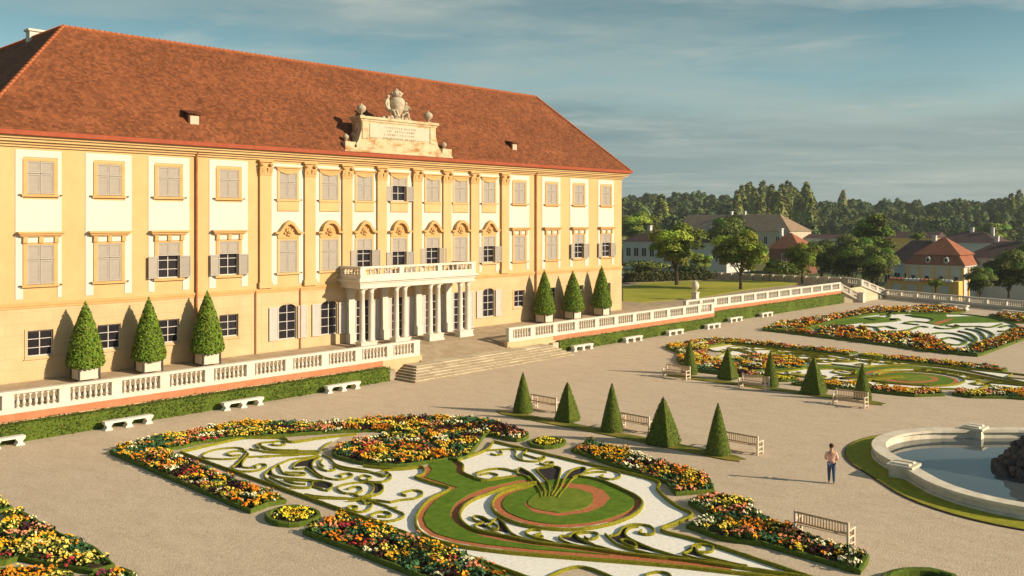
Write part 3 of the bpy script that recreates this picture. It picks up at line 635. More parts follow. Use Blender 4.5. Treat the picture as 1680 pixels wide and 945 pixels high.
balustrade_run(portico, (q1 - .10, pY - .14), (q1 - .10, -.12), ZE + .862, .92, 5, .3, n=1, first_pier=False)

# ================================================================== TERRACE WALL, BALUSTRADES, HEDGES, STAIRS
yb = -6.62
gL, gR = FX(688, yb), FX(834, yb)
def retaining(name, x0, x1, y, zt, label, cat='wall', b0=None, b1=None):
    t = empty(name, ((x0 + x1) / 2, y, 0), label, cat)
    MB().box(x0, x1, y - .02, y + .34, .0, zt - .42).build('wall_body', 'ochre_base', t)
    a, b = (x0 if b0 is None else b0), (x1 if b1 is None else b1)
    MB().box(a, b, y - .06, y + .34, zt - .419, zt).build('terracotta_band', 'pink_band', t)
    if a > x0: MB().box(x0, a - .002, y - .05, y + .34, zt - .419, zt).build('end_block', 'ochre_base', t)
    if b < x1: MB().box(b + .002, x1, y - .05, y + .34, zt - .419, zt).build('end_block', 'ochre_base', t)
    return t
zb_ = 1.50
retaining('terrace_wall', -66, gL + .2, -6.66, zb_, 'terracotta banded retaining wall under terrace, on the side away from the lawn', b1=-6.9)
retaining('terrace_wall', gR - .2, X1END, -6.66, zb_ + .03, 'terracotta banded retaining wall running from stairs to the step below the urn', b0=13.2)
retaining('terrace_wall', X1END + .05, X2END, -4.92, zb_ + .32, 'terracotta banded retaining wall under the dry lawn with urn')
bal1 = empty('terrace_balustrade', (-20, -6.6, zb_), 'cream balustrade with bulbous balusters along terrace in front of three boxed cone trees', 'balustrade')
PITCH = 3.02
x = gL; n1 = 14; balustrade_run(bal1, (gL - PITCH * n1, -6.5), (gL, -6.5), zb_, 1.24, 7, .62, n=n1, wid=.34)
bal2 = empty('terrace_balustrade', (25, -6.6, zb_), 'cream balustrade running from wide stairs towards the dry lawn', 'balustrade')
balustrade_run(bal2, (gR, -6.5), (X1END, -6.5), zb_ + .03, 1.24, 7, .55, n=11, wid=.34)
bal3 = empty('terrace_balustrade', (60, -4.9, zb_), 'higher cream balustrade edging the dry lawn beside the urn', 'balustrade')
balustrade_run(bal3, (X1END - 3.2, -4.74), (X2END, -4.74), zb_ + .32, 1.24, 7, .55, n=13, wid=.34)
def clipped_hedge(name, x0, x1, y0, y1, z1, label, seed, dens=95):
    g = np.random.default_rng(seed); t = empty(name, ((x0 + x1) / 2, (y0 + y1) / 2, 0), label, 'hedge')
    mb = MB(); nx = int((x1 - x0) / .8)
    mb.box(x0 + .05, x1 - .05, y0 + .06, y1, 0, z1 - .05).build('hedge_core', 'border_hedge', t)
    A1, A2 = (x1 - x0) * z1, (x1 - x0) * (y1 - y0); n1, n2, n3 = int(A1 * dens), int(A2 * dens), int((y1 - y0) * z1 * dens)
    wob = lambda X: .05 * np.sin(X * 1.7) + .04 * np.sin(X * .6 + 1)
    X = g.uniform(x0, x1, n1); P1 = np.stack([X, y0 + wob(X) + g.normal(0, .03, n1), g.uniform(.02, z1, n1)], 1); N1 = np.tile([0, -1., .2], (n1, 1))
    X = g.uniform(x0, x1, n2); P2 = np.stack([X, g.uniform(y0, y1, n2), z1 + wob(X * 1.3) * .5 + g.normal(0, .025, n2)], 1); N2 = np.tile([0, 0, 1.], (n2, 1))
    Ps, Ns = [P1, P2], [N1, N2]
    for xe, s in ((x0, -1.), (x1, 1.)):
        Ps.append(np.stack([np.full(n3, xe) + g.normal(0, .03, n3), g.uniform(y0, y1, n3), g.uniform(0, z1, n3)], 1)); Ns.append(np.tile([s, 0, .2], (n3, 1)))
    P = np.concatenate(Ps); Nn = np.concatenate(Ns); n = len(P)
    patch = .85 + .3 * np.sin(P[:, 0] * .9 + 2 * np.sin(P[:, 0] * .23)) * np.sin(P[:, 0] * .37 + P[:, 2])
    C = vary((.060, .092, .010), n, g, .22) * patch[:, None]; br = g.random(n) < .03; C[br] = vary((.16, .10, .03), br.sum(), g)
    quads('clipped_foliage', leaves(P, Nn, .06, g, .4), C, 'leaf', t, kind='stuff')
clipped_hedge('clipped_hedge', -66, -6.75, -7.45, -6.70, 1.06, 'long clipped green hedge under terrace balustrade, beside the striped stair side', 1)
clipped_hedge('clipped_hedge', 13.6, X1END, -7.15, -6.70, 1.10, 'clipped green hedge under the balustrade between stairs and urn', 2, 75)
clipped_hedge('clipped_hedge', X1END + .06, X2END, -5.45, -4.96, 1.42, 'clipped green hedge below the dry lawn with urn', 3, 60)
# stairs: stone slabs stepping back on the front and both ends
stair = empty('garden_stairs', (3, -8, 0), 'broad worn stone stairs from gravel garden up to palace terrace', 'stairs')
ns = 6; sx0, sx1, sy0 = -6.0, 13.0, -9.45
for k in range(ns):
    z0 = ZS / ns * k; z1 = ZS / ns * (k + 1); a = sx0 + .25 * k; b = sx1 - .32 * k; y = sy0 + .26 * k
    st = MB().box(a, b, y, -6.70, z0 + .001, z1 - .05).build('step', 'shaded_step_stone', stair)
    cuts = [a - .05]
    while cuts[-1] < b - 2.2: cuts.append(cuts[-1] + rnd.uniform(1.3, 2.3))
    cuts.append(b + .05)
    for c0, c1 in zip(cuts[:-1], cuts[1:]):
        dz_, dy_ = rnd.uniform(-.014, .012), rnd.uniform(-.05, .02)
        MB().add([(c0 + .008, y - .05 + dy_, z1 - .049), (c1 - .008, y - .05 + dy_ + rnd.uniform(-.02, .02), z1 - .049), (c1 - .008, -6.72, z1 - .049), (c0 + .008, -6.72, z1 - .049), (c0 + .008, y - .04 + dy_, z1 + dz_), (c1 - .008, y - .04 + dy_, z1 + dz_ + rnd.uniform(-.012, .012)), (c1 - .008, -6.72, z1), (c0 + .008, -6.72, z1)],
                 [(3, 2, 1, 0), (4, 5, 6, 7), (0, 1, 5, 4), (1, 2, 6, 5), (2, 3, 7, 6), (3, 0, 4, 7)]).build('tread', ('stone_step', 'stone_step_worn')[rnd.random() < .4], st)
MB().box(-6.7, -6.06, -7.2, -6.70, 0, .8).build('cheek_block', 'shaded_step_stone', stair); MB().box(12.7, 13.5, -7.1, -6.70, 0, .95).build('cheek_block', 'wall_stone', stair)  # left block wears the darkened stone, hedge shadow painted into its colour
# stone benches along the hedge
def stone_bench():
    t = empty('stone_bench'); MB().box(-1.45, 1.45, -.24, .24, .40, .52).build('seat', 'bench_stone', t, local=True)
    pr = [(-.16, 0), (.16, 0), (.14, .08), (.08, .16), (.09, .26), (.15, .34), (.17, .40), (-.17, .40), (-.15, .34), (-.09, .26), (-.08, .16), (-.14, .08)]
    for x in (-1.2, 0, 1.2): MB().xz([(x + a * 1.45, b) for a, b in pr], -.22, .22).build('leg', 'bench_stone', t, local=True)
    return t
sb0 = stone_bench(); first = True
ords = ['first', 'second', 'third', 'fourth', 'fifth', 'sixth']
SBL = [(562, 640), (398, 669), (210, 703), (-8, 740)]; SBR = [(955, 573), (1038, 559), (1107, 548), (1169, 537), (1206, 524), (1257, 516)]
for side, lst in ((0, SBL), (1, SBR)):
    for k, (u, v) in enumerate(lst):
        p = gz(u, v); o = sb0 if first else copy_tree(sb0); first = False
        yy = -7.95 if side == 0 else (-7.65 if k < 4 else -6.0)
        if side and k == 3: yy = -7.6
        q = gy(u, v, yy)
        o.location = (q[0] if True else p[0], yy, 0)
        lab = (f'{ords[k]} white stone bench from the stairs along hedge, on the side away from lawn' if side == 0 else f'{ords[k]} white stone bench from the stairs along hedge, on the lawn side')
        tag(o, lab, 'bench', 'stone benches along the terrace hedge')
# far end: stairs down beside the lawn and the end balustrade
endst = empty('end_stairs', (84, -6, 0), 'sandy stone stairs at far end of the lawn terrace between sloping balustrades', 'stairs')
rb = empty('ramp_balustrade', (X2END, -6, 0), 'sloping cream balustrade with end pier coming down at the far lawn corner', 'balustrade')
pe = gz(1413, 496); balustrade_run(rb, (X2END, -4.75), (pe[0], pe[1]), zb_ + .32, 1.15, 5, .5, n=2, dz=-1.75)
MB().box(pe[0] - .45, pe[0] + .45, pe[1] - .45, pe[1] + .45, 0, 1.35).box(pe[0] - .55, pe[0] + .55, pe[1] - .55, pe[1] + .55, 1.351, 1.5).build('end_pier', 'white_stone', rb)
MB().add([(X2END, -4.6, 0), (pe[0], pe[1], 0), (pe[0], pe[1], .1), (X2END, -4.6, 1.82), (X2END + .2, -4.3, 0), (pe[0] + .2, pe[1] + .3, 0), (pe[0] + .2, pe[1] + .3, .1), (X2END + .2, -4.3, 1.82)], [(0, 1, 2, 3), (7, 6, 5, 4), (3, 2, 6, 7)]).build('ramp_wall', 'wall_stone', rb)
eb = empty('end_balustrade', (GE[1][0], GE[1][1], 0), 'long grey shaded balustrade closing the garden in front of the yellow pillared manor', 'balustrade')
balustrade_run(eb, (GE[0][0], GE[0][1]), tuple((GE[2] + gd * 12)[:2]), .35, 1.05, 7, .55, n=12)
MB().add([(GE[0][0] - .3, GE[0][1], 0), (GE[2][0] - .3 + gd[0] * 12, GE[2][1] + gd[1] * 12, 0), (GE[2][0] - .3 + gd[0] * 12, GE[2][1] + gd[1] * 12, .345), (GE[0][0] - .3, GE[0][1], .345), (GE[0][0] + .3, GE[0][1], 0), (GE[2][0] + .3 + gd[0] * 12, GE[2][1] + gd[1] * 12, 0), (GE[2][0] + .3 + gd[0] * 12, GE[2][1] + gd[1] * 12, .345), (GE[0][0] + .3, GE[0][1], .345)],
         [(1, 0, 3, 2), (4, 5, 6, 7), (3, 7, 6, 2)]).build('plinth', 'wall_stone', eb)
rb2 = empty('ramp_balustrade', (GE[0][0], GE[0][1], 0), 'sloping grey balustrade climbing behind the sandy end stairs', 'balustrade')
tp = gz(1412, 470, 2.0); balustrade_run(rb2, (GE[0][0], GE[0][1] + .05), (tp[0], tp[1]), .36, 1.05, 7, .5, n=3, dz=1.75)
MB().add([(GE[0][0], GE[0][1], 0), (tp[0], tp[1], 0), (tp[0], tp[1], 2.1), (GE[0][0], GE[0][1], .36), (GE[0][0] + .4, GE[0][1], 0), (tp[0] + .4, tp[1], 0), (tp[0] + .4, tp[1], 2.1), (GE[0][0] + .4, GE[0][1], .36)], [(1, 0, 3, 2), (4, 5, 6, 7), (3, 7, 6, 2)]).build('ramp_wall', 'wall_stone', rb2)
balustrade_run(rb2, (tp[0], tp[1]), tuple(gz(1385, 466, 2.0)[:2]), 2.1, 1.05, 7, .5, n=1)
A0, A1 = np.array([X2END + .3, -4.6]), np.array([pe[0] + .3, pe[1] + .2]); B0, B1 = np.array([tp[0] - .3, tp[1]]), np.array([GE[0][0] - .4, GE[0][1]])
for k in range(11):
    f0, f1 = k / 11, (k + 1) / 11; q = [A0 + (A1 - A0) * f0, B0 + (B1 - B0) * f0, B0 + (B1 - B0) * f1, A0 + (A1 - A0) * f1]
    MB().prism([tuple(p) for p in q], .004, 1.95 * (1 - f0) + .02).build('step', 'stone_step', endst)
for (u, v, lab) in ((1568, 506, 'low stone bench against the end balustrade, nearer the end stairs'), (1672, 518, 'low stone bench against the end balustrade, further from the end stairs')):
    o = copy_tree(sb0); p = gz(u, v); o.location = (p[0] - .6, p[1], 0); o.rotation_euler.z = math.atan2(gd[1], gd[0]); o.scale = (1.5, 1.2, 1.25); tag(o, lab, 'bench', 'benches by the end balustrade')
# urn statue on the lawn edge
pu = gz(1143, 492, 1.98)
urn = empty('stone_urn', (pu[0], pu[1] + .2, 1.97), 'pale stone urn on a pedestal at lawn edge behind balustrade', 'urn')
MB().box(-.42, .42, -.42, .42, 0, .14).box(-.34, .34, -.34, .34, .141, .9).box(-.42, .42, -.42, .42, .901, 1.02).build('pedestal', 'white_stone', urn, local=True)
MB().lathe([(.2, 1.02), (.12, 1.15), (.16, 1.22), (.42, 1.5), (.5, 1.85), (.42, 2.1), (.3, 2.2), (.38, 2.28), (.2, 2.36), (.05, 2.5)], 14).build('vase', 'white_stone', urn, True, True)

# ================================================================== POTTED CONE TREES
def cone_cloud(h, r, n, g, size, z0=0, power=1.0, base=(.09, .19, .020), square=False, bulge=.0, tilt=.5):
    t = 1 - np.sqrt(g.random(n)); a = g.uniform(0, 2 * np.pi, n)
    rr = r * ((1 - t) ** power + bulge * np.sin(np.pi * t)) * (1 + g.normal(0, .035 if tilt > .4 else .016, n))
    low = t < .06; rr[low] *= .85 + t[low] * 2.5
    if square:
        k = np.maximum(np.abs(np.cos(a)), np.abs(np.sin(a))); rr = rr / k * .9
    P = np.stack([rr * np.cos(a), rr * np.sin(a), z0 + t * h], 1); Nn = np.stack([np.cos(a), np.sin(a), np.full(n, r / h)], 1)
    if square:
        ax = np.abs(np.cos(a)) > np.abs(np.sin(a)); Nn = np.stack([np.where(ax, np.sign(np.cos(a)), 0), np.where(ax, 0, np.sign(np.sin(a))), np.full(n, r / h)], 1)
    return leaves(P, Nn, size, g, tilt), vary(base, n, g, .24)
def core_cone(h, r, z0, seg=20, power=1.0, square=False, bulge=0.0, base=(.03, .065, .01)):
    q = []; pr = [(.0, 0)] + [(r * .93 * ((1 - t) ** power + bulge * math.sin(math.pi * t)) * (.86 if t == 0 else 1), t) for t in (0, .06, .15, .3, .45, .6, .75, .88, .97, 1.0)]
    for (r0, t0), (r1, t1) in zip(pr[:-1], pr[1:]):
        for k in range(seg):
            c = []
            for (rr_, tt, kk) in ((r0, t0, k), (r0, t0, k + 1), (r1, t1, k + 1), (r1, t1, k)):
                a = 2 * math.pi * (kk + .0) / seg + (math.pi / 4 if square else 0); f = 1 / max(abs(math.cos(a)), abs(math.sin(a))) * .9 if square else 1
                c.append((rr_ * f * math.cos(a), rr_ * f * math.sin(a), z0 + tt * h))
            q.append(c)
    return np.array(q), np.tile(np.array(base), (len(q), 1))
def potted(seed, h=4.15, r=1.18):
    g = np.random.default_rng(seed); t = empty('potted_cone_tree')
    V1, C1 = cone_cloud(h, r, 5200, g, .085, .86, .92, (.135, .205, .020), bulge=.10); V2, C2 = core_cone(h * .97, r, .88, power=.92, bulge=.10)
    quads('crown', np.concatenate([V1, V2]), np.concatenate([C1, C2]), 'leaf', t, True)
    MB().tube([(0, 0, .6), (0, 0, 1.3)], .09, 8).build('trunk', 'bark', t, local=True)
    b = MB().box(-.62, .62, -.62, .62, .12, .82).build('planter', 'wood_white', t, local=True)
    for sx in (-1, 1):
        for sy in (-1, 1): MB().box(sx * .64 - .05, sx * .64 + .05, sy * .64 - .05, sy * .64 + .05, 0, .92).lathe([(.03, .92), (.06, .97), (.03, 1.03)], 8, (sx * .64, sy * .64, 0)).build('post', 'dark_metal', b, local=True)
    for s in (-1, 1):
        MB().box(-.58, .58, s * .632 - .01, s * .632 + .01, .70, .78).box(-.58, .58, s * .632 - .01, s * .632 + .01, .16, .24).build('band', 'wood_white', b, local=True)
        MB().box(s * .632 - .01, s * .632 + .01, -.58, .58, .70, .78).box(s * .632 - .01, s * .632 + .01, -.58, .58, .16, .24).build('band', 'wood_white', b, local=True)
    MB().box(-.56, .56, -.56, .56, .815, .83).build('soil', 'soil', b, local=True)
    return t
pots = [potted(11), potted(12, 4.3, 1.12)]
PT = [(140, 0, 'farthest from the portico, in the row away from the lawn'), (244, 1, 'second from the portico, in the row away from the lawn'), (340, 2, 'next to the portico, in the row away from the lawn'),
      (893, 3, 'next to the portico, on the lawn side'), (940, 4, 'second from the portico, on the lawn side'), (987, 5, 'at the palace corner by the lawn')]
for u, k, where in PT:
    o = pots[k] if k < 2 else copy_tree(pots[k % 2]); o.location = (FX(u, -1.42), -1.42, tz(-1.42) + .012); o.rotation_euler.z = 0; s = rnd.uniform(.97, 1.04); o.scale = (s, s, s * rnd.uniform(.98, 1.05))
    tag(o, 'boxed cone tree ' + where, 'potted tree', 'boxed cone trees along the palace wall')

# ================================================================== TOPIARY ROWS AND WOODEN BENCHES
AX = 0.5
def topi(seed, h, r, square):
    g = np.random.default_rng(seed); t = empty('topiary_cone')
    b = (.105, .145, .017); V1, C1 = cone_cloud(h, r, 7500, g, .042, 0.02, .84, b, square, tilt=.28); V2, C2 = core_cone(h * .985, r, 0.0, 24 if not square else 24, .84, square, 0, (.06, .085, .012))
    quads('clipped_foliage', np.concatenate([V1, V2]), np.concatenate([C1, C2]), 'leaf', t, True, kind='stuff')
    MB().tube([(0, 0, -.02), (0, 0, .2)], .07, 6).build('stem', 'bark', t, local=True); return t
tops = {'cone': topi(21, 2.6, .66, False), 'square': topi(22, 2.4, .70, True), 'pyramid': topi(23, 2.75, .88, True)}
used = set()
kinds = ['cone', 'square', 'cone', 'pyramid', 'cone']
kw = {'cone': 'round clipped yew cone', 'square': 'four-sided clipped yew', 'pyramid': 'broad four-sided clipped yew pyramid'}
NC = [(858, 681), (931, 695), (1004, 712), (1088, 733), (1178, 750)]; FC = [(1131, 618), (1194, 626), (1264, 638), (1335, 650), (1415, 661)]
for row, pts in ((0, NC), (1, FC)):
    for k, (u, v) in enumerate(pts):
        p = gz(u, v - 4); kd = kinds[k]; o = tops[kd] if kd not in used else copy_tree(tops[kd]); used.add(kd)
        o.location = (p[0], p[1], 0.0); o.rotation_euler.z = rnd.uniform(-.06, .06) if kd != 'cone' else rnd.uniform(0, 6); s = rnd.uniform(.95, 1.04); o.scale = (s, s, s * rnd.uniform(.97, 1.06))
        tag(o, f'{kw[kd]}, {ords[k]} from the stairs in {"lawn-side row" if row else "row nearer the walker"}', 'topiary', 'clipped yew topiaries lining the axis')
for row, pts in ((0, NC), (1, FC)):   # grass strips under the rows
    a, b = gz(*pts[0]), gz(*pts[-1]); x = (a[0] + b[0]) / 2
    tag(MB().prism(smooth_path([(x - .5, a[1] + 1.1), (x + .4, a[1] + 1.0), (x + .55, (a[1] + b[1]) / 2), (x + .5, b[1] - .6), (x - .1, b[1] - 1.0), (x - .6, b[1] - .6), (x - .45, (a[1] + b[1]) / 2)], .5, True), .004, .05).build('grass_strip', 'strip_grass'), kind='structure')
def wood_bench(L=2.1):
    t = empty('garden_bench')   # long axis x, faces -y
    for k in range(4): MB().box(-L / 2 + .05, L / 2 - .05, -.48 + k * .125, -.48 + k * .125 + .10, .43, .46).build('seat_slat', 'teak', t, local=True)
    bk = MB().box(-L / 2 + .05, L / 2 - .05, .05, .09, .90, .98).box(-L / 2 + .05, L / 2 - .05, .03, .07, .52, .58).build('backrest', 'teak', t, local=True)
    sm = MB().box(-.022, .022, .045, .07, .581, .899).mesh('slat')
    for k in range(17): o = link('back_slat', sm, 'teak', bk, True); o.location = (-L / 2 + .15 + (L - .3) * k / 16, 0, 0)
    for s in (-1, 1):
        x = s * (L / 2)
        MB().box(x - .04, x + .04, .02, .10, 0, 1.0).build('leg', 'bench_white', t, local=True); MB().box(x - .04, x + .04, -.52, -.44, 0, .66).build('leg', 'bench_white', t, local=True)
        MB().box(x - .05, x + .05, -.56, .018, .662, .71).build('armrest', 'bench_white', t, local=True); MB().box(x - .03, x + .03, -.438, .018, .36, .42).box(x - .025, x + .025, -.438, .018, .12, .17).build('side_rail', 'bench_white', t, local=True)
    MB().box(-L / 2 + .04, L / 2 - .04, -.47, -.43, .34, .42).build('apron', 'teak', t, local=True)
    return t
wb = wood_bench(); first = True
WB = [(893, 674, 0, 'first garden bench from the palace stairs in the walker-side topiary row'), (1041, 707, 0, 'second garden bench from the palace stairs in the walker-side topiary row'), (1214, 741, 0, 'garden bench beside the last yew cone of the walker-side row'),
      (1112, 620, 1, 'first garden bench from the palace stairs in the lawn-side topiary row'), (1239, 638, 1, 'second garden bench from the palace stairs in the lawn-side topiary row'), (1397, 665, 1, 'garden bench beside the last yew cone of the lawn-side row'),
      (1348, 889, 0, 'lone garden bench behind flower bed with its open back turned to the flowers')]
for u, v, row, lab in WB:
    p = gz(u, v); o = wb if first else copy_tree(wb); first = False; o.location = (p[0], p[1], 0); o.rotation_euler.z = R(90) if row == 0 else R(-90)
    tag(o, 'slatted wooden ' + lab, 'bench', 'slatted garden benches')
for o in [o for o in COL.objects if o.get('label', '').startswith('slatted wooden lone')]: o.rotation_euler.z = R(90)

# ================================================================== PARTERRES
TILE = {1: (290, 700, 8.4), 2: (430, 710, 8.4), 3: (500, 760, 8.4), 4: (660, 710, 8.4), 5: (680, 800, 8.4), 6: (790, 715, 6.72), 7: (840, 833, 8.4), 8: (1000, 833, 8.4), 0: (0, 0, 1.0), 9: (0, 800, 6.518), 10: (1250, 490, 7.636), 11: (1460, 490, 7.636)}
def px(t, pts): a, b, s = TILE[t]; return [(a + x / s, b + y / s) for x, y in pts]
def wpts(t, pts, z=0.0): return [tuple(gz(u, v, z)[:2]) for u, v in px(t, pts)]
HZ = .12
HEDGES = [  # (tile, points) box embroidery traced along the hedge tops
 (0, [(297, 740), (345, 729), (397, 718), (430, 717), (466, 718), (479, 724), (530, 717), (585, 711)]),
 (0, [(297, 741), (460, 799), (620, 856), (763, 909), (870, 947), (960, 978)]),
 (0, [(810, 723), (940, 754), (1070, 785), (1078, 800), (1092, 815), (1113, 830), (1136, 842), (1112, 855), (1085, 868), (1140, 883), (1200, 902), (1330, 945), (1420, 975)]),
 (0, [(810, 723), (800, 735), (780, 744), (752, 754), (760, 762), (760, 774), (775, 781), (790, 787), (812, 785), (843, 780)]),
 (0, [(596, 763), (650, 768), (687, 764), (697, 770), (692, 778), (681, 781), (709, 791), (737, 800), (720, 810), (704, 818), (688, 836), (682, 851), (686, 867), (704, 880), (739, 891), (787, 899), (840, 905), (923, 912), (1040, 921), (1119, 928), (1200, 937), (1300, 948), (1400, 960)]),
 (0, [(949, 780), (984, 786), (1021, 801), (1045, 813), (1054, 823), (1050, 834), (1036, 845), (1005, 857), (968, 864.5), (935, 867), (905, 866), (870, 862), (840, 854), (818, 843), (808, 832), (809, 820), (820, 809), (845, 800), (880, 794)]),
 (0, [(880, 790), (850, 794), (824, 800), (800, 809), (781, 816), (763, 827), (755, 840), (756, 851), (766, 861), (787, 870), (823, 877), (880, 888), (935, 894), (1040, 908), (1119, 916), (1200, 927), (1290, 940), (1400, 955)]),
 (6, [(660, 670), (640, 590), (560, 490), (480, 430), (390, 405)]), (6, [(700, 660), (690, 580), (620, 480), (540, 400), (430, 345), (390, 370), (395, 405)]),
 (6, [(740, 660), (750, 580), (730, 500), (660, 420), (600, 355), (700, 335), (800, 325), (870, 345), (860, 420), (830, 540), (770, 650)]),
 (6, [(800, 655), (870, 560), (920, 450), (990, 370), (1090, 335), (1150, 350), (1130, 400), (1000, 470), (930, 560), (840, 670)]),
 (6, [(1150, 370), (1250, 345), (1400, 360), (1510, 390), (1530, 430), (1490, 455), (1410, 465), (1300, 440), (1340, 420)]), (6, [(1000, 450), (1100, 410), (1250, 385), (1380, 385)]),
 (6, [(390, 385), (300, 365), (180, 350), (50, 365), (-60, 395)]),
 (4, [(1600, 530), (1400, 480), (1200, 485), (1060, 530), (1010, 570), (1050, 610), (1200, 630), (1300, 590), (1310, 560), (1200, 540), (1080, 560)]),
 (6, [(50, 150), (200, 140), (350, 135), (380, 170), (370, 210), (420, 250), (530, 270), (640, 265), (700, 230), (680, 215), (630, 240)]), (6, [(350, 135), (430, 140), (500, 150), (450, 190), (450, 240)]), (6, [(620, 240), (510, 205), (460, 190)]),
 (6, [(640, 290), (700, 310), (790, 300), (780, 275), (700, 280)]), (6, [(100, 185), (160, 200), (230, 185), (200, 150)]),
 (1, [(1000, 290), (1080, 310), (1300, 330), (1680, 330)]), (1, [(1140, 290), (1090, 240), (1150, 210), (1250, 200), (1450, 185), (1500, 210), (1480, 235), (1400, 245), (1310, 235), (1340, 210)]), (1, [(1160, 215), (1180, 270), (1300, 300), (1680, 310)]),
 (1, [(940, 330), (910, 290), (800, 275), (600, 290), (430, 330), (350, 385), (390, 415), (560, 430), (750, 430), (860, 410)]), (1, [(930, 320), (830, 320), (720, 340), (690, 365), (760, 385), (880, 375)]),
 (1, [(970, 350), (880, 450), (800, 520), (760, 550), (830, 590), (950, 600), (1100, 590), (1230, 540), (1220, 505), (1130, 500), (1070, 530), (1100, 550)]), (1, [(950, 320), (990, 380), (930, 440), (900, 500), (920, 545), (1060, 550)]), (1, [(970, 405), (1200, 390), (1680, 375)]),
 (2, [(0, 170), (150, 220), (400, 235), (770, 235)]), (2, [(0, 250), (300, 265), (770, 265)]), (2, [(0, 320), (300, 295), (770, 275)]), (2, [(780, 270), (830, 200), (900, 140), (960, 110)]),
 (2, [(780, 300), (600, 330), (400, 350), (230, 420), (100, 500), (30, 560), (60, 620), (200, 700), (400, 780), (600, 850), (800, 880), (1200, 890), (1500, 885)]), (2, [(100, 590), (200, 640), (400, 720), (620, 740)]),
 (2, [(230, 430), (260, 500), (310, 550), (450, 570), (590, 560), (560, 535), (310, 530)]), (2, [(790, 310), (650, 340), (500, 380), (430, 440), (440, 480), (560, 480), (600, 465), (680, 520), (760, 580), (850, 610)]),
 (2, [(800, 320), (720, 370), (690, 420), (710, 490), (800, 570), (900, 610), (1050, 630), (1200, 600), (1250, 570), (1200, 545), (1100, 550), (1060, 570), (1100, 590)]), (2, [(830, 350), (800, 400), (850, 450)]), (2, [(760, 430), (800, 470), (900, 510), (1010, 490), (980, 460)]),
 (2, [(830, 290), (950, 350), (1000, 410), (1100, 450), (1400, 500), (1550, 540), (1680, 590)]), (2, [(120, 490), (150, 560), (250, 600), (400, 610), (700, 640), (830, 650)]), (2, [(310, 630), (450, 680), (600, 690)]), (2, [(300, 620), (500, 640), (680, 650), (690, 690), (650, 740), (400, 740)]),
 (2, [(700, 720), (800, 750), (900, 780), (970, 700), (850, 660), (710, 650)]),
 (3, [(470, 300), (560, 270), (750, 245), (900, 260), (950, 310), (930, 380), (850, 430), (750, 440), (680, 410)]), (3, [(470, 300), (450, 340), (530, 390), (620, 400), (720, 395), (790, 350), (760, 310), (660, 310), (590, 340)]), (3, [(930, 255), (1060, 280), (1080, 340), (1030, 400), (900, 440), (780, 460)]),
 (3, [(1110, 100), (1190, 150), (1160, 210), (1050, 240), (880, 235), (760, 210), (750, 180), (800, 150), (880, 160), (920, 180), (860, 200)]), (3, [(390, 10), (550, 70), (800, 100), (1000, 120), (1110, 160), (1150, 140)]), (3, [(1050, 90), (1200, 75), (1400, 65), (1600, 40)]),
 (3, [(0, 410), (200, 440), (500, 460), (680, 470), (780, 460)]), (3, [(600, 500), (800, 490), (1000, 490), (1180, 520), (1300, 490), (1500, 470), (1620, 420), (1600, 370), (1480, 355), (1360, 385), (1340, 410), (1400, 430)]),
 (3, [(830, 480), (960, 520), (1150, 580), (1250, 630), (1370, 690), (1300, 750), (1150, 780), (1000, 770), (900, 730), (920, 690), (1030, 650), (1150, 660), (1190, 700), (1120, 720), (1000, 710)]),
 (3, [(770, 490), (830, 540), (900, 530), (930, 545), (880, 620), (780, 650), (650, 640), (580, 600), (640, 570), (720, 580), (720, 605), (650, 610)]), (3, [(1140, 590), (1200, 600), (1270, 590)]),
 (5, [(800, 400), (830, 370), (950, 390), (1060, 450), (1130, 400), (1200, 440), (1280, 540), (1350, 620), (1500, 680), (1680, 730)]), (5, [(800, 400), (850, 440), (950, 460), (870, 480), (830, 520), (900, 560), (1100, 600), (1300, 660), (1600, 720)]), (5, [(990, 500), (1080, 470), (1150, 510), (1140, 560), (1050, 540), (990, 500)]),
 (7, [(400, 290), (280, 280), (190, 310), (210, 350), (330, 400), (500, 440), (700, 490), (1000, 530)]), (7, [(400, 330), (340, 350), (300, 380), (420, 370), (410, 400), (350, 400)]),
 (7, [(1000, 290), (870, 320), (820, 350), (790, 370), (680, 370), (650, 400), (760, 460), (950, 510), (1300, 560), (1500, 590)]), (7, [(1000, 380), (1050, 410), (1150, 400), (1190, 350), (1130, 320), (1000, 320), (900, 340), (890, 370), (960, 420), (1150, 500), (1400, 570)]),
 (8, [(0, 370), (130, 340), (170, 270), (260, 220), (400, 210), (550, 230), (620, 290), (600, 340), (500, 350), (400, 320), (440, 290)]), (8, [(400, 240), (290, 250), (230, 300), (220, 350), (300, 420), (600, 550), (900, 640), (1100, 680)]), (8, [(-60, 340), (0, 400), (100, 480), (250, 540), (500, 600), (800, 660)]), (8, [(150, 430), (220, 420), (340, 460), (380, 520), (300, 510), (200, 470), (150, 430)]),
 (8, [(1010, 610), (1130, 560), (1130, 510), (1220, 480), (1340, 490), (1430, 520), (1400, 580), (1300, 590), (1220, 590)]), (8, [(1260, 510), (1200, 530), (1200, 570), (1290, 640), (1680, 740), (1900, 780)]), (8, [(1010, 620), (1200, 680), (1680, 760)]), (8, [(470, 980), (490, 940), (520, 890), (650, 860), (800, 880), (850, 930), (820, 980)]),
 (0, [(880, 952), (949, 927), (1020, 950)]),
]
SHARP = {0, 1, 2, 3, 4, len(HEDGES) - 1}
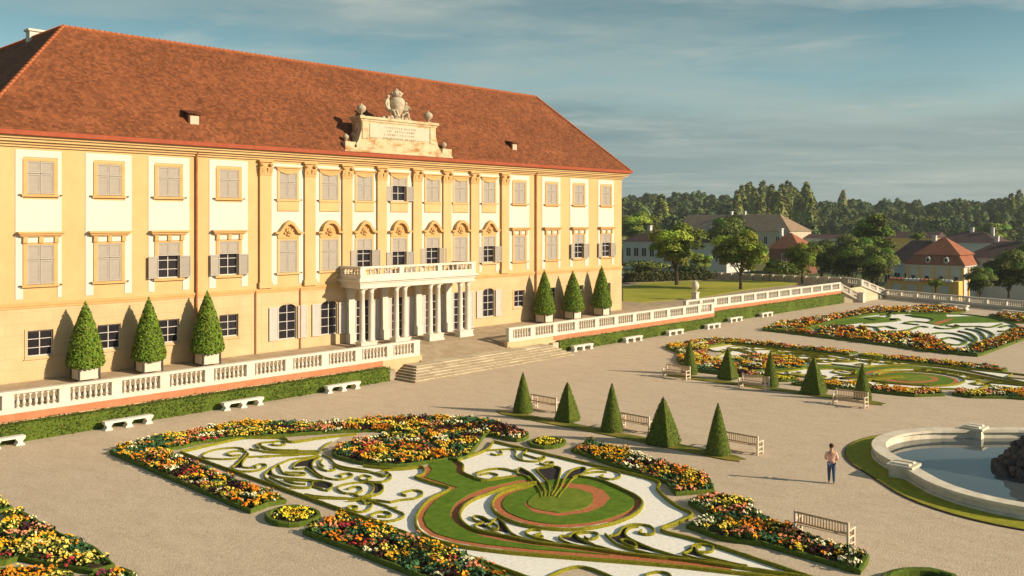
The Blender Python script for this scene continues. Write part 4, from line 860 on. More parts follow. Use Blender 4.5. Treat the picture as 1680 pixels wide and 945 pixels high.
DARK = [(6, [(650, 600), (565, 495), (480, 435), (400, 400), (400, 365), (430, 350), (535, 405), (615, 485), (680, 580)]), (6, [(740, 530), (665, 425), (610, 362), (700, 342), (800, 332), (862, 350), (850, 430), (815, 540)]), (6, [(900, 540), (930, 455), (1000, 375), (1090, 342), (1140, 352), (1120, 395), (995, 465)]),
 (1, [(955, 360), (985, 385), (920, 450), (905, 545), (830, 575), (770, 550), (850, 470)]), (2, [(120, 500), (150, 560), (260, 605), (680, 645), (300, 625), (110, 590), (60, 560)]), (2, [(690, 430), (705, 500), (790, 575), (690, 520), (600, 465), (450, 475), (440, 440), (650, 345), (720, 370)]), (2, [(710, 655), (850, 665), (960, 705), (895, 770), (700, 720)]),
 (3, [(950, 262), (1055, 285), (1070, 340), (1020, 395), (890, 435), (945, 370), (960, 310)]), (5, [(1140, 415), (1270, 550), (1345, 630), (1150, 600), (1165, 510)]), (5, [(830, 385), (1050, 460), (960, 505), (1000, 560), (840, 520), (930, 460)]),
 (7, [(830, 345), (890, 335), (885, 375), (960, 425), (1140, 505), (940, 500), (740, 440), (660, 400), (790, 375)]), (8, [(0, 380), (150, 340), (190, 270), (270, 235), (220, 300), (220, 360), (300, 425), (600, 560), (880, 645), (500, 590), (250, 530), (100, 470)]), (8, [(1140, 540), (1200, 560), (1280, 645), (1500, 715), (1200, 670), (1030, 615)])]
WHITE = [(297, 741), (397, 718), (466, 718), (480, 724), (560, 714), (640, 709), (715, 722), (735, 740), (752, 754), (800, 738), (810, 723), (1070, 785), (1085, 812), (1134, 842), (1087, 868), (1330, 945), (1420, 975), (1420, 1000), (1040, 962), (950, 930), (880, 955)]
NECK_RED = [(690, 764), (700, 770), (695, 779), (684, 782), (740, 801), (706, 820), (690, 838), (685, 852), (690, 866), (706, 879), (742, 890), (790, 898), (880, 908), (1040, 921), (1200, 936), (1200, 928), (1119, 917), (1040, 909), (935, 895), (880, 889), (823, 878), (787, 871), (764, 862), (753, 851), (752, 840), (761, 826), (779, 815), (824, 799), (880, 789), (870, 778), (843, 781), (790, 789), (758, 776), (757, 762), (750, 755), (731, 752), (705, 757)]
NECK_LAWN = [(703, 764), (709, 771), (703, 779), (697, 784), (750, 801), (716, 821), (700, 839), (695, 852), (700, 865), (716, 877), (751, 887), (800, 895), (880, 903), (1000, 911.5), (950, 905), (880, 896.5), (820, 888), (790, 881), (765, 871), (746, 859), (739, 848), (740, 838), (749, 825), (771, 811), (798, 801), (850, 789), (878, 787), (868, 781), (845, 784), (792, 792), (765, 784), (749, 777), (748, 765), (741, 757), (728, 753), (712, 757)]
RING = [(880, 793), (930, 784), (949, 781), (984, 787), (1021, 802), (1045, 814), (1052, 823), (1048, 834), (1034, 844), (1004, 856), (968, 863), (935, 866), (905, 865), (870, 861), (841, 853), (820, 843), (810, 832), (811, 820), (822, 810), (846, 801)]
RING_LAWN = [(880, 799), (900, 789), (930, 787), (952, 785), (984, 792), (1018, 806), (1037, 817), (1041, 826), (1032, 838), (1000, 851), (968, 858), (930, 861), (900, 860), (868, 855), (842, 846), (827, 836), (824, 827), (832, 815), (852, 806)]
INNER_RED = [(905, 800), (930, 794), (968, 798), (991, 807), (1001, 819), (990, 832), (965, 842), (916, 849), (875, 842), (861, 830), (864, 826), (873, 836), (916, 844), (955, 838), (972, 827), (972, 812), (952, 804), (924, 801)]
INNER_LAWN = [(890, 808), (924, 803), (950, 805), (970, 813), (972, 826), (955, 837), (916, 843), (875, 836), (866, 828), (872, 818)]
BEDS = {   # flower beds, outline in photo pixels at the hedge top
 'left strip': [(182, 741), (212, 731), (267, 739), (330, 766), (455, 815), (468, 822), (440, 826), (411, 838), (300, 791)],
 'palace strip': [(190, 737), (240, 722), (285, 712), (403, 693), (520, 694), (638, 687), (772, 687), (848, 704), (866, 713), (848, 722), (800, 712), (785, 726), (765, 749), (735, 752), (718, 730), (680, 713), (600, 706), (470, 713), (350, 722), (270, 737)],
 'oval bed': [(546, 742), (570, 728), (610, 717), (650, 713), (688, 720), (708, 738), (738, 750), (700, 758), (650, 763), (600, 760), (562, 751)],
 'axis strip': [(939, 738), (968, 724), (1000, 733), (1050, 747), (1100, 764), (1160, 781), (1170, 804), (1110, 809), (1094, 790), (1050, 776), (990, 756)],
 'corner strip': [(1132, 824), (1170, 812), (1215, 820), (1255, 850), (1350, 888), (1424, 912), (1410, 937), (1340, 916), (1250, 891), (1180, 881), (1128, 862), (1166, 846)],
 'near strip': [(499, 872), (560, 845), (640, 870), (760, 910), (832, 946), (800, 962), (690, 945), (590, 905)],
 'round bed': [(438, 845), (455, 835), (485, 831), (515, 837), (523, 846), (505, 856), (475, 860), (448, 855)],
 'small round bed': [(868, 725), (885, 719), (905, 718), (924, 722), (924, 728), (905, 733), (882, 732)],
}
PALETTE = [((.72, .21, .012), 2.4), ((.74, .36, .02), 2.8), ((.74, .55, .07), 2.0), ((.78, .72, .46), 1.6), ((.66, .24, .12), 1.4), ((.42, .03, .04), .35), ((.24, .03, .08), .12), ((.07, .02, .022), 1.6), ((.04, .10, .035), 2.6)]
def flower_bed(poly, seed, parent, dens=15, hs=1.0, bs=1.0, local=False, pal=None):
    g = np.random.default_rng(seed); P_ = np.array(poly); lo, hi = P_.min(0), P_.max(0); area = abs(sum(P_[i - 1][0] * P_[i][1] - P_[i][0] * P_[i - 1][1] for i in range(len(P_)))) / 2
    n = int((hi - lo).prod() * dens); X = g.uniform(lo[0], hi[0], n); Y = g.uniform(lo[1], hi[1], n); k = inside(P_, X, Y); X, Y = X[k], Y[k]; n = len(X)
    if not n: return
    ns_ = max(3, int(area * 3.2)); S_ = np.stack([g.uniform(lo[0], hi[0], ns_), g.uniform(lo[1], hi[1], ns_)], 1); pl_ = pal or PALETTE; w = np.array([p[1] for p in pl_]); St = g.choice(len(pl_), ns_, p=w / w.sum()); Sh = g.uniform(.75, 1.25, ns_)
    near = np.argmin((X[:, None] - S_[None, :, 0]) ** 2 + (Y[:, None] - S_[None, :, 1]) ** 2, 1); ty = St[near]; rp = g.random(n) < .10; ty[rp] = g.choice(len(pl_), rp.sum(), p=w / w.sum())
    H = (.20 + g.uniform(0, .17, n)) * Sh[near] * hs
    nl, nb = 10, 6
    c = np.repeat(np.stack([X, Y, H * .55], 1), nl, 0); d = g.normal(0, 1, (n * nl, 3)); d[:, 2] = np.abs(d[:, 2]) + .2; d /= np.linalg.norm(d, axis=1, keepdims=True)
    PL = c + d * np.repeat(H, nl)[:, None] * np.array([.55, .55, .42]); VL = leaves(PL, d, .085 * hs, g, .5, .55)
    CL = vary((.058, .105, .018), n * nl, g, .3, .15); dk = np.repeat(ty == 7, nl); CL[dk] = vary((.045, .014, .018), dk.sum(), g, .3); gg = np.repeat(ty == 8, nl); CL[gg] = vary((.055, .13, .05), gg.sum(), g, .2)
    c = np.repeat(np.stack([X, Y, H * .78], 1), nb, 0); d = g.normal(0, 1, (n * nb, 3)); d[:, 2] = np.abs(d[:, 2]) + .5; d /= np.linalg.norm(d, axis=1, keepdims=True)
    PB = c + d * np.repeat(H, nb)[:, None] * np.array([.55, .55, .38]); keep = np.repeat((ty < 7), nb) & (g.random(n * nb) < .95)
    VB = leaves(PB, d * .7 + np.array([.25, -.4, .5]), .057 * bs, g, .35, .95)[keep]; pc = np.array([p[0] for p in pl_])[np.repeat(ty, nb)][keep]; CB = np.clip(pc * (1 + g.normal(0, .16, (len(pc), 1))), .005, .9)
    f = quads('foliage', VL, CL, 'leaf', parent, local, kind='stuff'); b = quads('blossoms', VB, CB, 'flower', parent, local, kind='stuff'); return f, b
def outline_hedge(poly, parent, w=.15, h=.20, m='border_hedge', name='border_hedge', local=False):
    mb = MB(); sweep(mb, poly_path(poly, .45, True), w, h, 0, True, .02); return mb.build(name, m, parent, local=local)
def make_parterre():
    a = gz(915, 822); t = empty('embroidery_parterre', (0, 0, 0))
    MB().flat(wpts(0, WHITE), .010).build('white_gravel', 'white_gravel', t)
    for k, p in enumerate((NECK_RED, RING)): MB().flat(wpts(0, p), .016 + .0 * k).build('red_chippings', 'red_chips', t)
    for p in DARK: MB().flat([tuple(q) for q in smooth_path(wpts(*p), .3, True)], .022).build('dark_chippings', 'dark_slag', t)
    MB().flat(wpts(0, [(560, 718), (600, 709), (640, 704), (690, 709), (722, 727), (735, 745), (742, 756), (690, 768), (600, 766), (540, 752), (525, 738)]), .0195).build('gravel_path', 'gravel', t)
    MB().prism(wpts(0, NECK_LAWN), .012, .045).build('lawn_scroll', 'lawn', t)
    MB().prism([tuple(q) for q in smooth_path(wpts(0, RING_LAWN), .5, True)], .012, .045).build('lawn_disc', 'lawn', t)
    MB().flat(wpts(0, INNER_RED), .051).build('red_chippings', 'red_chips', t)
    MB().prism([tuple(q) for q in smooth_path(wpts(0, INNER_LAWN), .4, True)], .03, .075).build('lawn_mound', 'mound_grass', t)
    for k, (tl, pts) in enumerate(HEDGES):
        w = wpts(tl, pts, HZ); mb = MB(); big = k in (0, 1, 2, 3, 4, 5, 6)
        sweep(mb, poly_path(w, .3) if k in (0, 1, 2, 3, 4) and False else smooth_path(w, .22), .105 if big else .072, HZ + (.03 if big else -.01), 0.0, jit=.008)
        mb.build('box_hedge', 'box_hedge', t)
    return t
par = make_parterre()
tag(par, 'white gravel parterre with grass spiral and box scrolls, on the side away from the lawn', 'parterre', 'box embroidery parterres')
def mirror(o):
    c = copy_tree(o); c.location = (2 * AX, 0, 0); c.scale = (-1, 1, 1); return c
tag(mirror(par), 'white gravel parterre with grass spiral and box scrolls behind the lawn-side topiary row', 'parterre', 'box embroidery parterres')
bl = {'left strip': 'long straight hedged flower bed outside the spiral parterre', 'palace strip': 'flower border along the palace side of the spiral parterre', 'oval bed': 'thick oval flower bed at the head of the spiral parterre', 'axis strip': 'flower border behind the last yew cones, widening at its end',
      'corner strip': 'wide flower border in front of lone garden bench', 'near strip': 'flower border with clumps of orange and maroon flowers beside round hedge bed', 'round bed': 'small round bed ringed by box hedge with yellow flowers beside long straight bed', 'small round bed': 'small round bed ringed by box hedge between palace border and axis border'}
for k, (nm, poly) in enumerate(BEDS.items()):
    w = wpts(0, poly, .12); c = np.mean(w, 0); t = empty('flower_bed', (0, 0, 0))
    ring = 'round' in nm; wp = [tuple(q) for q in (smooth_path(w, .4, True) if nm in ('oval bed', 'round bed', 'small round bed', 'palace strip') else w)]
    MB().prism(wp, .008, .07).build('soil', 'soil', t); outline_hedge(wp, t, .14 if not ring else .20, .19)
    cc = np.mean(wp, 0); inn = [tuple(cc + (np.array(q) - cc) * (1 - .10 / max(.6, np.linalg.norm(np.array(q) - cc)))) for q in wp]
    if ring:
        inn = [tuple(cc + (np.array(q) - cc) * .74) for q in wp]; flower_bed(inn, 50 + k, t, 30, .7, .9, pal=[((.80, .62, .04), 3), ((.82, .76, .4), 1), ((.85, .42, .02), .6)])
    else: flower_bed(inn, 50 + k, t, 22)
    tag(t, bl[nm], 'flower bed', 'flower beds')
    if nm in ('near strip', 'left strip', 'palace strip', 'oval bed', 'axis strip', 'corner strip', 'round bed', 'small round bed'):
        tag(mirror(t), bl[nm].replace('spiral parterre', 'lawn-side parterre').replace('lone garden bench', 'the lawn-side spiral').replace(', widening at its end', '').replace(' with yellow flowers', '').replace('flower border with clumps of orange and maroon flowers', 'mixed flower border') + ', across the axis', 'flower bed', 'flower beds')
MB_ = MB(); sweep(MB_, smooth_path([tuple(gz(u, v, .2)[:2]) for u, v in ((1452, 948), (1470, 937), (1505, 933), (1545, 938), (1570, 950), (1520, 975), (1465, 968))], .3, True), .3, .24, 0, True, .02)
t = empty('flower_bed', (0, 0, 0)); MB_.build('border_hedge', 'border_hedge', t); tag(t, 'round hedge ring cut by bottom edge beyond lone bench', 'hedge ring')
MB().flat([tuple(gz(u, v)[:2]) for u, v in ((1460, 950), (1505, 938), (1560, 950), (1515, 972))], .012).build('soil', 'soil', t)
# beds of the parterre beside the frame's near corner
for poly, lab, sd_ in (([(60, 290), (110, 255), (220, 262), (450, 400), (620, 500), (980, 640), (1215, 840), (1000, 895), (620, 830), (200, 745), (60, 790), (-250, 830), (-250, 560), (40, 420)], 'large flower bed with pale yellow flowers across the gravel walk from long straight bed', 91),
                       ([(-300, 930), (-100, 895), (130, 865), (700, 905), (800, 980), (300, 1150), (-300, 1150)], 'flower bed with orange and red flowers beyond narrow path from pale yellow bed', 92), ([(960, 945), (1290, 880), (1440, 935), (1440, 1000), (1000, 1000)], 'low tip of a flower bed beyond the end of the pale yellow bed', 93), ([(-250, 60), (0, 165), (125, 215), (0, 255), (-250, 250)], 'small flower bed tip beside pale yellow bed, towards the palace', 94)):
    w = wpts(9, poly, .12); t = empty('flower_bed', (0, 0, 0)); MB().prism(w, .008, .07).build('soil', 'soil', t); outline_hedge(w, t); cc = np.mean(w, 0)
    flower_bed([tuple(cc + (np.array(q) - cc) * (1 - .10 / max(.6, np.linalg.norm(np.array(q) - cc)))) for q in w], sd_, t, 22, pal=[((.74, .58, .12), 2.5), ((.76, .70, .36), 2.4), ((.74, .25, .015), 1.6), ((.42, .04, .05), .2), ((.26, .04, .09), .06), ((.66, .26, .14), .8), ((.74, .38, .02), 1.8), ((.07, .02, .02), 1.2), ((.04, .1, .03), 1.4)])
    tag(t, lab, 'flower bed', 'flower beds')
# the parterre beyond the cross walk
far = empty('embroidery_parterre', (0, 0, 0), 'far white gravel parterre with lawn sweeps and feathered box scrolls by the end balustrade', 'parterre', 'box embroidery parterres')
MB().flat(wpts(10, [(530, 385), (730, 335), (900, 278), (1440, 185)]) + wpts(11, [(240, 178), (760, 185), (930, 188), (1250, 228), (1530, 300), (1660, 365), (1000, 592), (860, 622), (720, 604), (500, 505), (0, 450)]) + wpts(10, [(1350, 420), (1000, 350), (740, 360)]), .010).build('white_gravel', 'white_gravel', far)
for tl, p in ((10, [(740, 380), (770, 340), (830, 310), (1100, 255), (1440, 225), (1680, 255), (1680, 285), (1300, 300), (950, 345)]), (11, [(190, 210), (420, 185), (680, 180), (720, 230), (1000, 222), (1370, 250), (1400, 300), (1100, 305), (800, 310), (650, 345), (420, 305), (560, 262), (300, 240)]), (11, [(0, 250), (100, 245), (150, 275), (0, 285)])): MB().prism(wpts(tl, p), .012, .045).build('lawn_scroll', 'lawn', far)
MB().flat(wpts(11, [(540, 310), (700, 265), (800, 250), (740, 285), (600, 330)]), .052).build('red_chippings', 'red_chips', far)
FH = [(11, [(860, 400), (1000, 430), (1080, 490), (1060, 540), (1000, 570)]), (11, [(950, 370), (1100, 400), (1170, 450), (1190, 500)]), (11, [(1080, 360), (1220, 400), (1290, 440), (1270, 480)]), (11, [(640, 500), (760, 480), (900, 510), (950, 540), (860, 570), (720, 560), (640, 520)]), (11, [(480, 440), (640, 420), (800, 430), (950, 470), (1020, 520)]),
      (11, [(1340, 400), (1450, 400), (1560, 350), (1480, 330), (1380, 350)]), (11, [(820, 320), (900, 340), (1100, 340), (1250, 350), (1400, 310)]), (11, [(200, 200), (500, 240), (550, 265), (480, 290), (300, 280), (180, 300), (360, 320)]), (11, [(0, 440), (120, 400), (250, 380), (380, 340), (470, 350)]), (11, [(560, 350), (680, 370), (850, 350), (700, 330)]),
      (10, [(1280, 300), (1450, 290), (1680, 270)]), (10, [(1250, 330), (1420, 350), (1560, 340), (1680, 370)]), (10, [(1430, 350), (1500, 420), (1600, 400), (1680, 400)]), (10, [(1300, 235), (1420, 260), (1560, 240), (1600, 200), (1480, 200)]), (10, [(530, 390), (730, 338), (900, 280), (1440, 188), (1680, 185)]), (11, [(0, 185), (240, 180), (760, 186), (930, 190), (1250, 230), (1520, 300), (1640, 370)]), (11, [(1650, 368), (1000, 592), (860, 620), (720, 604)])]
for tl, p in FH: mb = MB(); sweep(mb, smooth_path(wpts(tl, p, .15), .4), .30, .16, 0); mb.build('box_hedge', 'border_hedge', far)
for poly, lab, sd_ in ((wpts(10, [(20, 385), (130, 330), (500, 262), (950, 205), (1400, 120), (1680, 118)], .15) + wpts(11, [(300, 112), (640, 100), (940, 160), (700, 182), (240, 178)], .15) + wpts(10, [(1440, 180), (900, 272), (520, 375)], .15), 'flower border of far parterre on its palace side', 95),
                       (wpts(10, [(20, 388), (380, 425), (730, 470), (1000, 502), (1680, 590)], .15) + wpts(11, [(400, 640), (1090, 708), (1010, 620), (850, 640), (700, 606), (560, 505), (500, 455), (140, 440)], .15) + wpts(10, [(1680, 440), (1350, 425), (1280, 372), (950, 358), (740, 358), (700, 430), (500, 400)], .15), 'wide flower border of far parterre along the cross walk', 96),
                       (wpts(11, [(1020, 622), (1650, 375), (1760, 370), (1760, 470), (1100, 706)], .15), 'orange flower border of far parterre on its side away from palace', 97), (wpts(11, [(1250, 208), (1450, 190), (1700, 215), (1800, 300), (1560, 295)], .15), 'flower border of far parterre in front of the end balustrade benches', 98)):
    t = empty('flower_bed', (0, 0, 0)); MB().prism(poly, .008, .07).build('soil', 'soil', t); outline_hedge(poly, t, .22, .24); flower_bed(poly, sd_, t, 7, 1.35, 1.9); tag(t, lab, 'flower bed', 'flower beds')

# ================================================================== FOUNTAIN
FC0 = np.array([-1.25, -50.85])
fountain = empty('fountain', (FC0[0], FC0[1], 0), 'lobed stone fountain basin with still water and grass ring', 'fountain')
def lobed(off, n=14, piers=True):
    r1, px_, py_ = 5.35, 5.0, 4.6; out = []
    # lobes north, west, south, east; corner piers between them
    for k, (ang, rad, dist) in enumerate(((90, 5.8, 2.5), (180, 5.5, 2.85), (270, 5.8, 2.5), (0, 5.5, 2.85))):
        cx, cy = dist * math.cos(R(ang)), dist * math.sin(R(ang)); half = 50 if k % 2 == 0 else 48
        for j in range(n + 1): a = R(ang - half + 2 * half * j / n); out.append((FC0[0] + cx + (rad + off) * math.cos(a), FC0[1] + cy + (rad + off) * math.sin(a)))
    return out
def ring(mb, outer, inner, z0, z1):
    n = len(outer); vs = [(p[0], p[1], z) for z in (z0, z1) for p in outer] + [(p[0], p[1], z) for z in (z0, z1) for p in inner]
    mb.add(vs, [f for i in range(n) for f in ((i, (i + 1) % n, n + (i + 1) % n, n + i), (2 * n + (i + 1) % n, 2 * n + i, 3 * n + i, 3 * n + (i + 1) % n), (n + i, n + (i + 1) % n, 3 * n + (i + 1) % n, 3 * n + i))])
L0 = lobed(0); mb = MB(); ring(mb, L0, lobed(-.45), 0, .44); mb.build('basin_wall', 'fountain_stone', fountain)
mb = MB(); ring(mb, lobed(.12), lobed(-.58), .442, .58); mb.build('coping', 'fountain_stone', fountain)
mb = MB(); ring(mb, lobed(.14), lobed(0.002), .005, .16); mb.build('plinth', 'fountain_stone', fountain)
MB().flat(lobed(-.44), .10).build('water', 'water', fountain); MB().flat(lobed(-.44), .02).build('basin_floor', 'basin_floor', fountain)
for sx in (-1, 1):
    for sy in (-1, 1):
        c = FC0 + np.array([sx * 5.35, sy * 5.2]); p = MB().box(c[0] - .52, c[0] + .52, c[1] - .52, c[1] + .52, .0, .56).box(c[0] - .60, c[0] + .60, c[1] - .60, c[1] + .60, .561, .69).build('corner_pier', 'fountain_stone', fountain)
        for q in (-1, 1): MB().box(c[0] + q * .28 - .2, c[0] + q * .28 + .2, c[1] - .42, c[1] + .42, .691, .77, .05, .05).build('scroll_cap', 'fountain_stone', p)
gr = lobed(1.40); MB().prism(gr, .004, .06).build('grass_ring', 'ring_grass', fountain)
mb = MB(); ring(mb, lobed(1.48), lobed(1.402), .003, .055); mb.build('ring_edging', 'soil', fountain)
rock = empty('rock_sculpture', (FC0[0], FC0[1], .06), 'dark piled rock sculpture with figures rising from fountain water', 'sculpture')
def rock_mesh(seed):
    bm = bmesh.new(); bmesh.ops.create_icosphere(bm, subdivisions=2, radius=1); g = random.Random(seed)
    ax = [(Vector((g.gauss(0, 1), g.gauss(0, 1), g.gauss(0, 1))).normalized(), g.uniform(.55, .9)) for _ in range(9)]
    for v in bm.verts:
        for d, k in ax:
            q = v.co.dot(d)
            if q > k: v.co -= d * (q - k) * .85
        v.co *= g.uniform(.93, 1.07)
    me = bpy.data.meshes.new('rock'); bm.to_mesh(me); bm.free(); return me
rms = [rock_mesh(k) for k in range(5)]
for k in range(190):
    t_ = (k / 190) ** .8; h = t_ * 2.5; r = 2.45 * (1 - t_) ** .75 + .2; a = k * 2.399; s = .40 - .15 * t_
    o = link('rock', rms[k % 5], 'rock', rock, True); o.location = (r * math.cos(a) * rnd.uniform(.85, 1.05), r * math.sin(a) * rnd.uniform(.85, 1.05), h * .95 - .1); o.rotation_euler = (rnd.uniform(0, 6), rnd.uniform(0, 6), rnd.uniform(0, 6)); o.scale = (s * rnd.uniform(.7, 1.3), s * rnd.uniform(.7, 1.3), s * rnd.uniform(.5, .9))
MB().lathe([(2.3, -.3), (2.0, .4), (1.4, 1.0), (.8, 1.6), (.4, 2.4), (.0, 2.5)], 14, cap=False).build('rock_core', 'rock', rock, local=True)
figure('reclining_figure', seated, sedges, 'rock', rock, (-.8, .3, 1.75), 1.0, 1.0); figure('reclining_figure', seated, sedges, 'rock', rock, (.8, -.3, 1.6), -1.2, 1.0); figure('crowning_figure', seated, sedges, 'rock', rock, (0, .1, 2.3), 2.2, .9)

# ================================================================== PERSON
pp = gz(1364, 793); person = empty('person', (pp[0], pp[1], 0), 'walking person in salmon shirt and blue jeans casting a long shadow', 'person', rz=R(118))
# faces -y in local space; a gentle mid-step with the arms close in front of the chest
J = [((0, 0, .98), (.15, .11)), ((0, .0, 1.15), (.135, .10)), ((0, .01, 1.36), (.175, .11)), ((0, .0, 1.50), .065), ((0, -.015, 1.60), .085), ((0, -.02, 1.70), (.088, .10)), ((0, -.01, 1.78), (.06, .07)),
     ((.20, .0, 1.42), .062), ((.27, .03, 1.16), .048), ((.16, -.20, 1.08), .038), ((.06, -.27, 1.12), .034), ((-.20, .0, 1.42), .062), ((-.27, .04, 1.16), .048), ((-.20, -.18, 1.06), .038), ((-.10, -.27, 1.08), .034),
     ((.09, 0, .90), .095), ((.10, -.06, .50), .062), ((.10, -.02, .09), .042), ((.105, -.17, .035), .034), ((-.09, 0, .90), .095), ((-.10, .03, .50), .062), ((-.10, .14, .10), .042), ((-.105, .0, .035), .034)]
E_ = [(0, 1), (1, 2), (2, 3), (3, 4), (4, 5), (5, 6), (2, 7), (7, 8), (8, 9), (9, 10), (2, 11), (11, 12), (12, 13), (13, 14), (0, 15), (15, 16), (16, 17), (17, 18), (0, 19), (19, 20), (20, 21), (21, 22)]
figure('body', J, E_, 'skin', person)
def sub(idx, edges, grow, name, m): return figure(name, [(J[k][0], tuple(r + grow for r in J[k][1]) if isinstance(J[k][1], tuple) else J[k][1] + grow) for k in idx], [(idx.index(a), idx.index(b)) for a, b in edges], m, person)
sub([0, 1, 2, 7, 8, 11, 12], [(0, 1), (1, 2), (2, 7), (7, 8), (2, 11), (11, 12)], .022, 'shirt', 'shirt')
sub([0, 15, 16, 17, 19, 20, 21], [(0, 15), (15, 16), (16, 17), (0, 19), (19, 20), (20, 21)], .018, 'jeans', 'jeans')
sub([17, 18], [(17, 18)], .012, 'shoe', 'shoe'); sub([21, 22], [(21, 22)], .012, 'shoe', 'shoe')
MB().lathe([(.0, -.06), (.09, -.05), (.105, .02), (.09, .09), (.04, .13), (0, .14)], 12, (0, .015, 1.74), False).build('hair', 'hair', person, True, True)
mb = MB()
for s in (-1, 1): mb.lathe([(0, -.012), (.012, 0), (0, .012)], 6, (s * .032, -.108, 1.70), False)
mb.build('eyes', 'hair', person, local=True)
MB().add([(-.012, -.112, 1.66), (.012, -.112, 1.66), (0, -.135, 1.665), (0, -.112, 1.705)], [(0, 2, 3), (2, 1, 3), (0, 1, 2)]).build('nose', 'skin', person, local=True)

# ================================================================== TREES
def make_tree(name, seed, h, rad, n, trunk_h, leaf, base, clumps=34, flat=1.0, parts=True, conical=0.0, var=.35):
    g = np.random.default_rng(seed); t = empty(name) if parts else None
    ch = h - trunk_h; cz = trunk_h + ch * .5
    u = g.normal(0, 1, (clumps, 3)); u /= np.linalg.norm(u, axis=1, keepdims=True); rr = g.random(clumps) ** .45
    K = u * rr[:, None] * np.array([rad * .74, rad * .74, ch * .40]); tz_ = (K[:, 2] / (ch * .5) + 1) / 2
    K[:, :2] *= (1 - conical * tz_)[:, None]; K[:, 2] += cz
    cr = rad * g.uniform(.26, .46, clumps) * (1 - .4 * conical * tz_); cc = vary(base, clumps, g, var, .10)
    idx = g.integers(0, clumps, n); d = g.normal(0, 1, (n, 3)); d /= np.linalg.norm(d, axis=1, keepdims=True); d[:, 2] = np.where(d[:, 2] < -.3, -d[:, 2] * .6, d[:, 2])
    P = K[idx] + d * (cr[idx] * g.uniform(.80, 1.06, n))[:, None] * np.array([1, 1, .75 * flat]); V_ = leaves(P, d + np.array([.1, -.15, .25]), leaf, g, .34, .7); C_ = cc[idx] * (1 + g.normal(0, .22, (n, 1))); C_ = np.clip(C_, .004, .5)
    if not parts: return V_, C_
    quads('crown', V_, C_, 'leaf', t, True)
    mb = MB(); mb.tube([(0, 0, -.1), (.05, 0, trunk_h * .5), (0, .08, trunk_h), (.1, .1, cz)], [h * .030, h * .024, h * .019, h * .008], 8)
    for k in range(6):
        q = K[k * 3 % clumps]; mb.tube([(0, .05, trunk_h * (.75 + .08 * k)), (q[0] * .5, q[1] * .5, (trunk_h + q[2]) / 2 + .2), tuple(q)], [h * .013, h * .009, h * .003], 6)
    mb.build('trunk', 'bark', t, local=True); return t
TR = {'round': make_tree('broad_tree', 31, 10.5, 4.6, 15000, 2.4, .19, (.185, .235, .028)), 'small': make_tree('young_tree', 32, 6.2, 2.4, 6000, 1.9, .16, (.17, .235, .03), 22), 'tall': make_tree('tall_tree', 33, 17, 5.4, 17000, 3.0, .25, (.125, .175, .028), 46, 1.1, True, .35), 'bushy': make_tree('bushy_tree', 34, 12.5, 6.2, 17000, 1.2, .24, (.115, .158, .028), 44)}
usedT = set()
def tree(kind, loc, s, label, group, sz=None):
    o = TR[kind] if kind not in usedT else copy_tree(TR[kind]); usedT.add(kind); o.location = loc; o.rotation_euler.z = rnd.uniform(0, 6.28); o.scale = (s, s, s * (sz or 1)); return tag(o, label, 'tree', group)
def tree_px(kind, u, vb, vt, zb, label, group, t=None, wf=1.0):
    p = gz(u, vb, zb) if t is None else at(u, vb, t)
    if t is not None: zb = p[2]
    d = np.dot(p - CAM, [_s, _c, 0]); ztop = CAM[2] + (V0 - vt) * d / FPX; hh = ztop - zb; base_h = {'round': 10.5, 'small': 6.2, 'tall': 17, 'bushy': 12.5}[kind]; s = hh / base_h * wf
    return tree(kind, (p[0], p[1], zb), s, label, group, 1 / wf)
LG = 'trees on the dry lawn'
tree_px('round', 1110, 468, 364, 1.97, 'broad crowned tree on the lawn, the one nearest the palace corner', LG, wf=1.12)
tree_px('round', 1215, 475, 374, 1.97, 'broad crowned tree on the lawn, second from the palace corner', LG, wf=1.05)
tree_px('small', 1263, 462, 418, 1.97, 'young tree with thin trunk at the back of the lawn behind the second broad tree', LG)
tree_px('round', 1316, 464, 396, 1.97, 'rounded tree with thin trunk at the lawn end near the end stairs', LG, wf=.95)
tree_px('small', 1150, 455, 412, 1.97, 'small leafy tree by yellow shrubs behind the nearest lawn tree', LG, wf=1.2)
MG = 'trees among the farm buildings'
tree_px('bushy', 1200, 440, 352, 0, 'dark rounded tree in front of brown barn roof', MG, t=215, wf=.95)
tree_px('tall', 1432, 474, 346, 0, 'tall dark tree with pointed crown beside the orange mansard manor', MG, t=185, wf=1.1)
tree_px('bushy', 1398, 474, 384, 0, 'dense dark tree just behind the end stairs', MG, t=165)
tree_px('bushy', 1348, 462, 392, 0, 'low bushy tree between lawn tree and dark dense trees', MG, t=172, wf=1.0)
tree_px('bushy', 1440, 478, 402, 0, 'dark bushy tree beside white manor wing', MG, t=158, wf=.95)
tree_px('bushy', 1655, 488, 408, 0, 'wide dark tree covering the purple roofed wing by end balustrade', MG, t=150, wf=1.1)
tree_px('bushy', 1608, 490, 436, 0, 'smaller dark tree between manor pier and wide dark tree', MG, t=148, wf=1.0)
tree_px('bushy', 1700, 492, 400, 0, 'dark tree at picture side beyond the wide dark tree', MG, t=152, wf=1.0)
tree_px('small', 1535, 480, 455, 0, 'small round tree in front of yellow arcade', MG, t=160, wf=1.3)
tree_px('round', 1045, 420, 345, 0, 'yellowish tree behind white farm building, nearest the palace corner', MG, t=290, wf=1.2)
tree_px('small', 1630, 408, 362, 0, 'pale green rounded tree behind the purple roofs', MG, t=330, wf=1.6)
tree_px('small', 1590, 402, 370, 0, 'pale yellow small tree behind far purple roof', MG, t=330, wf=1.2)
tree_px('small', 1505, 402, 378, 0, 'yellow green small tree by orange lit wall', MG, t=270, wf=1.5)
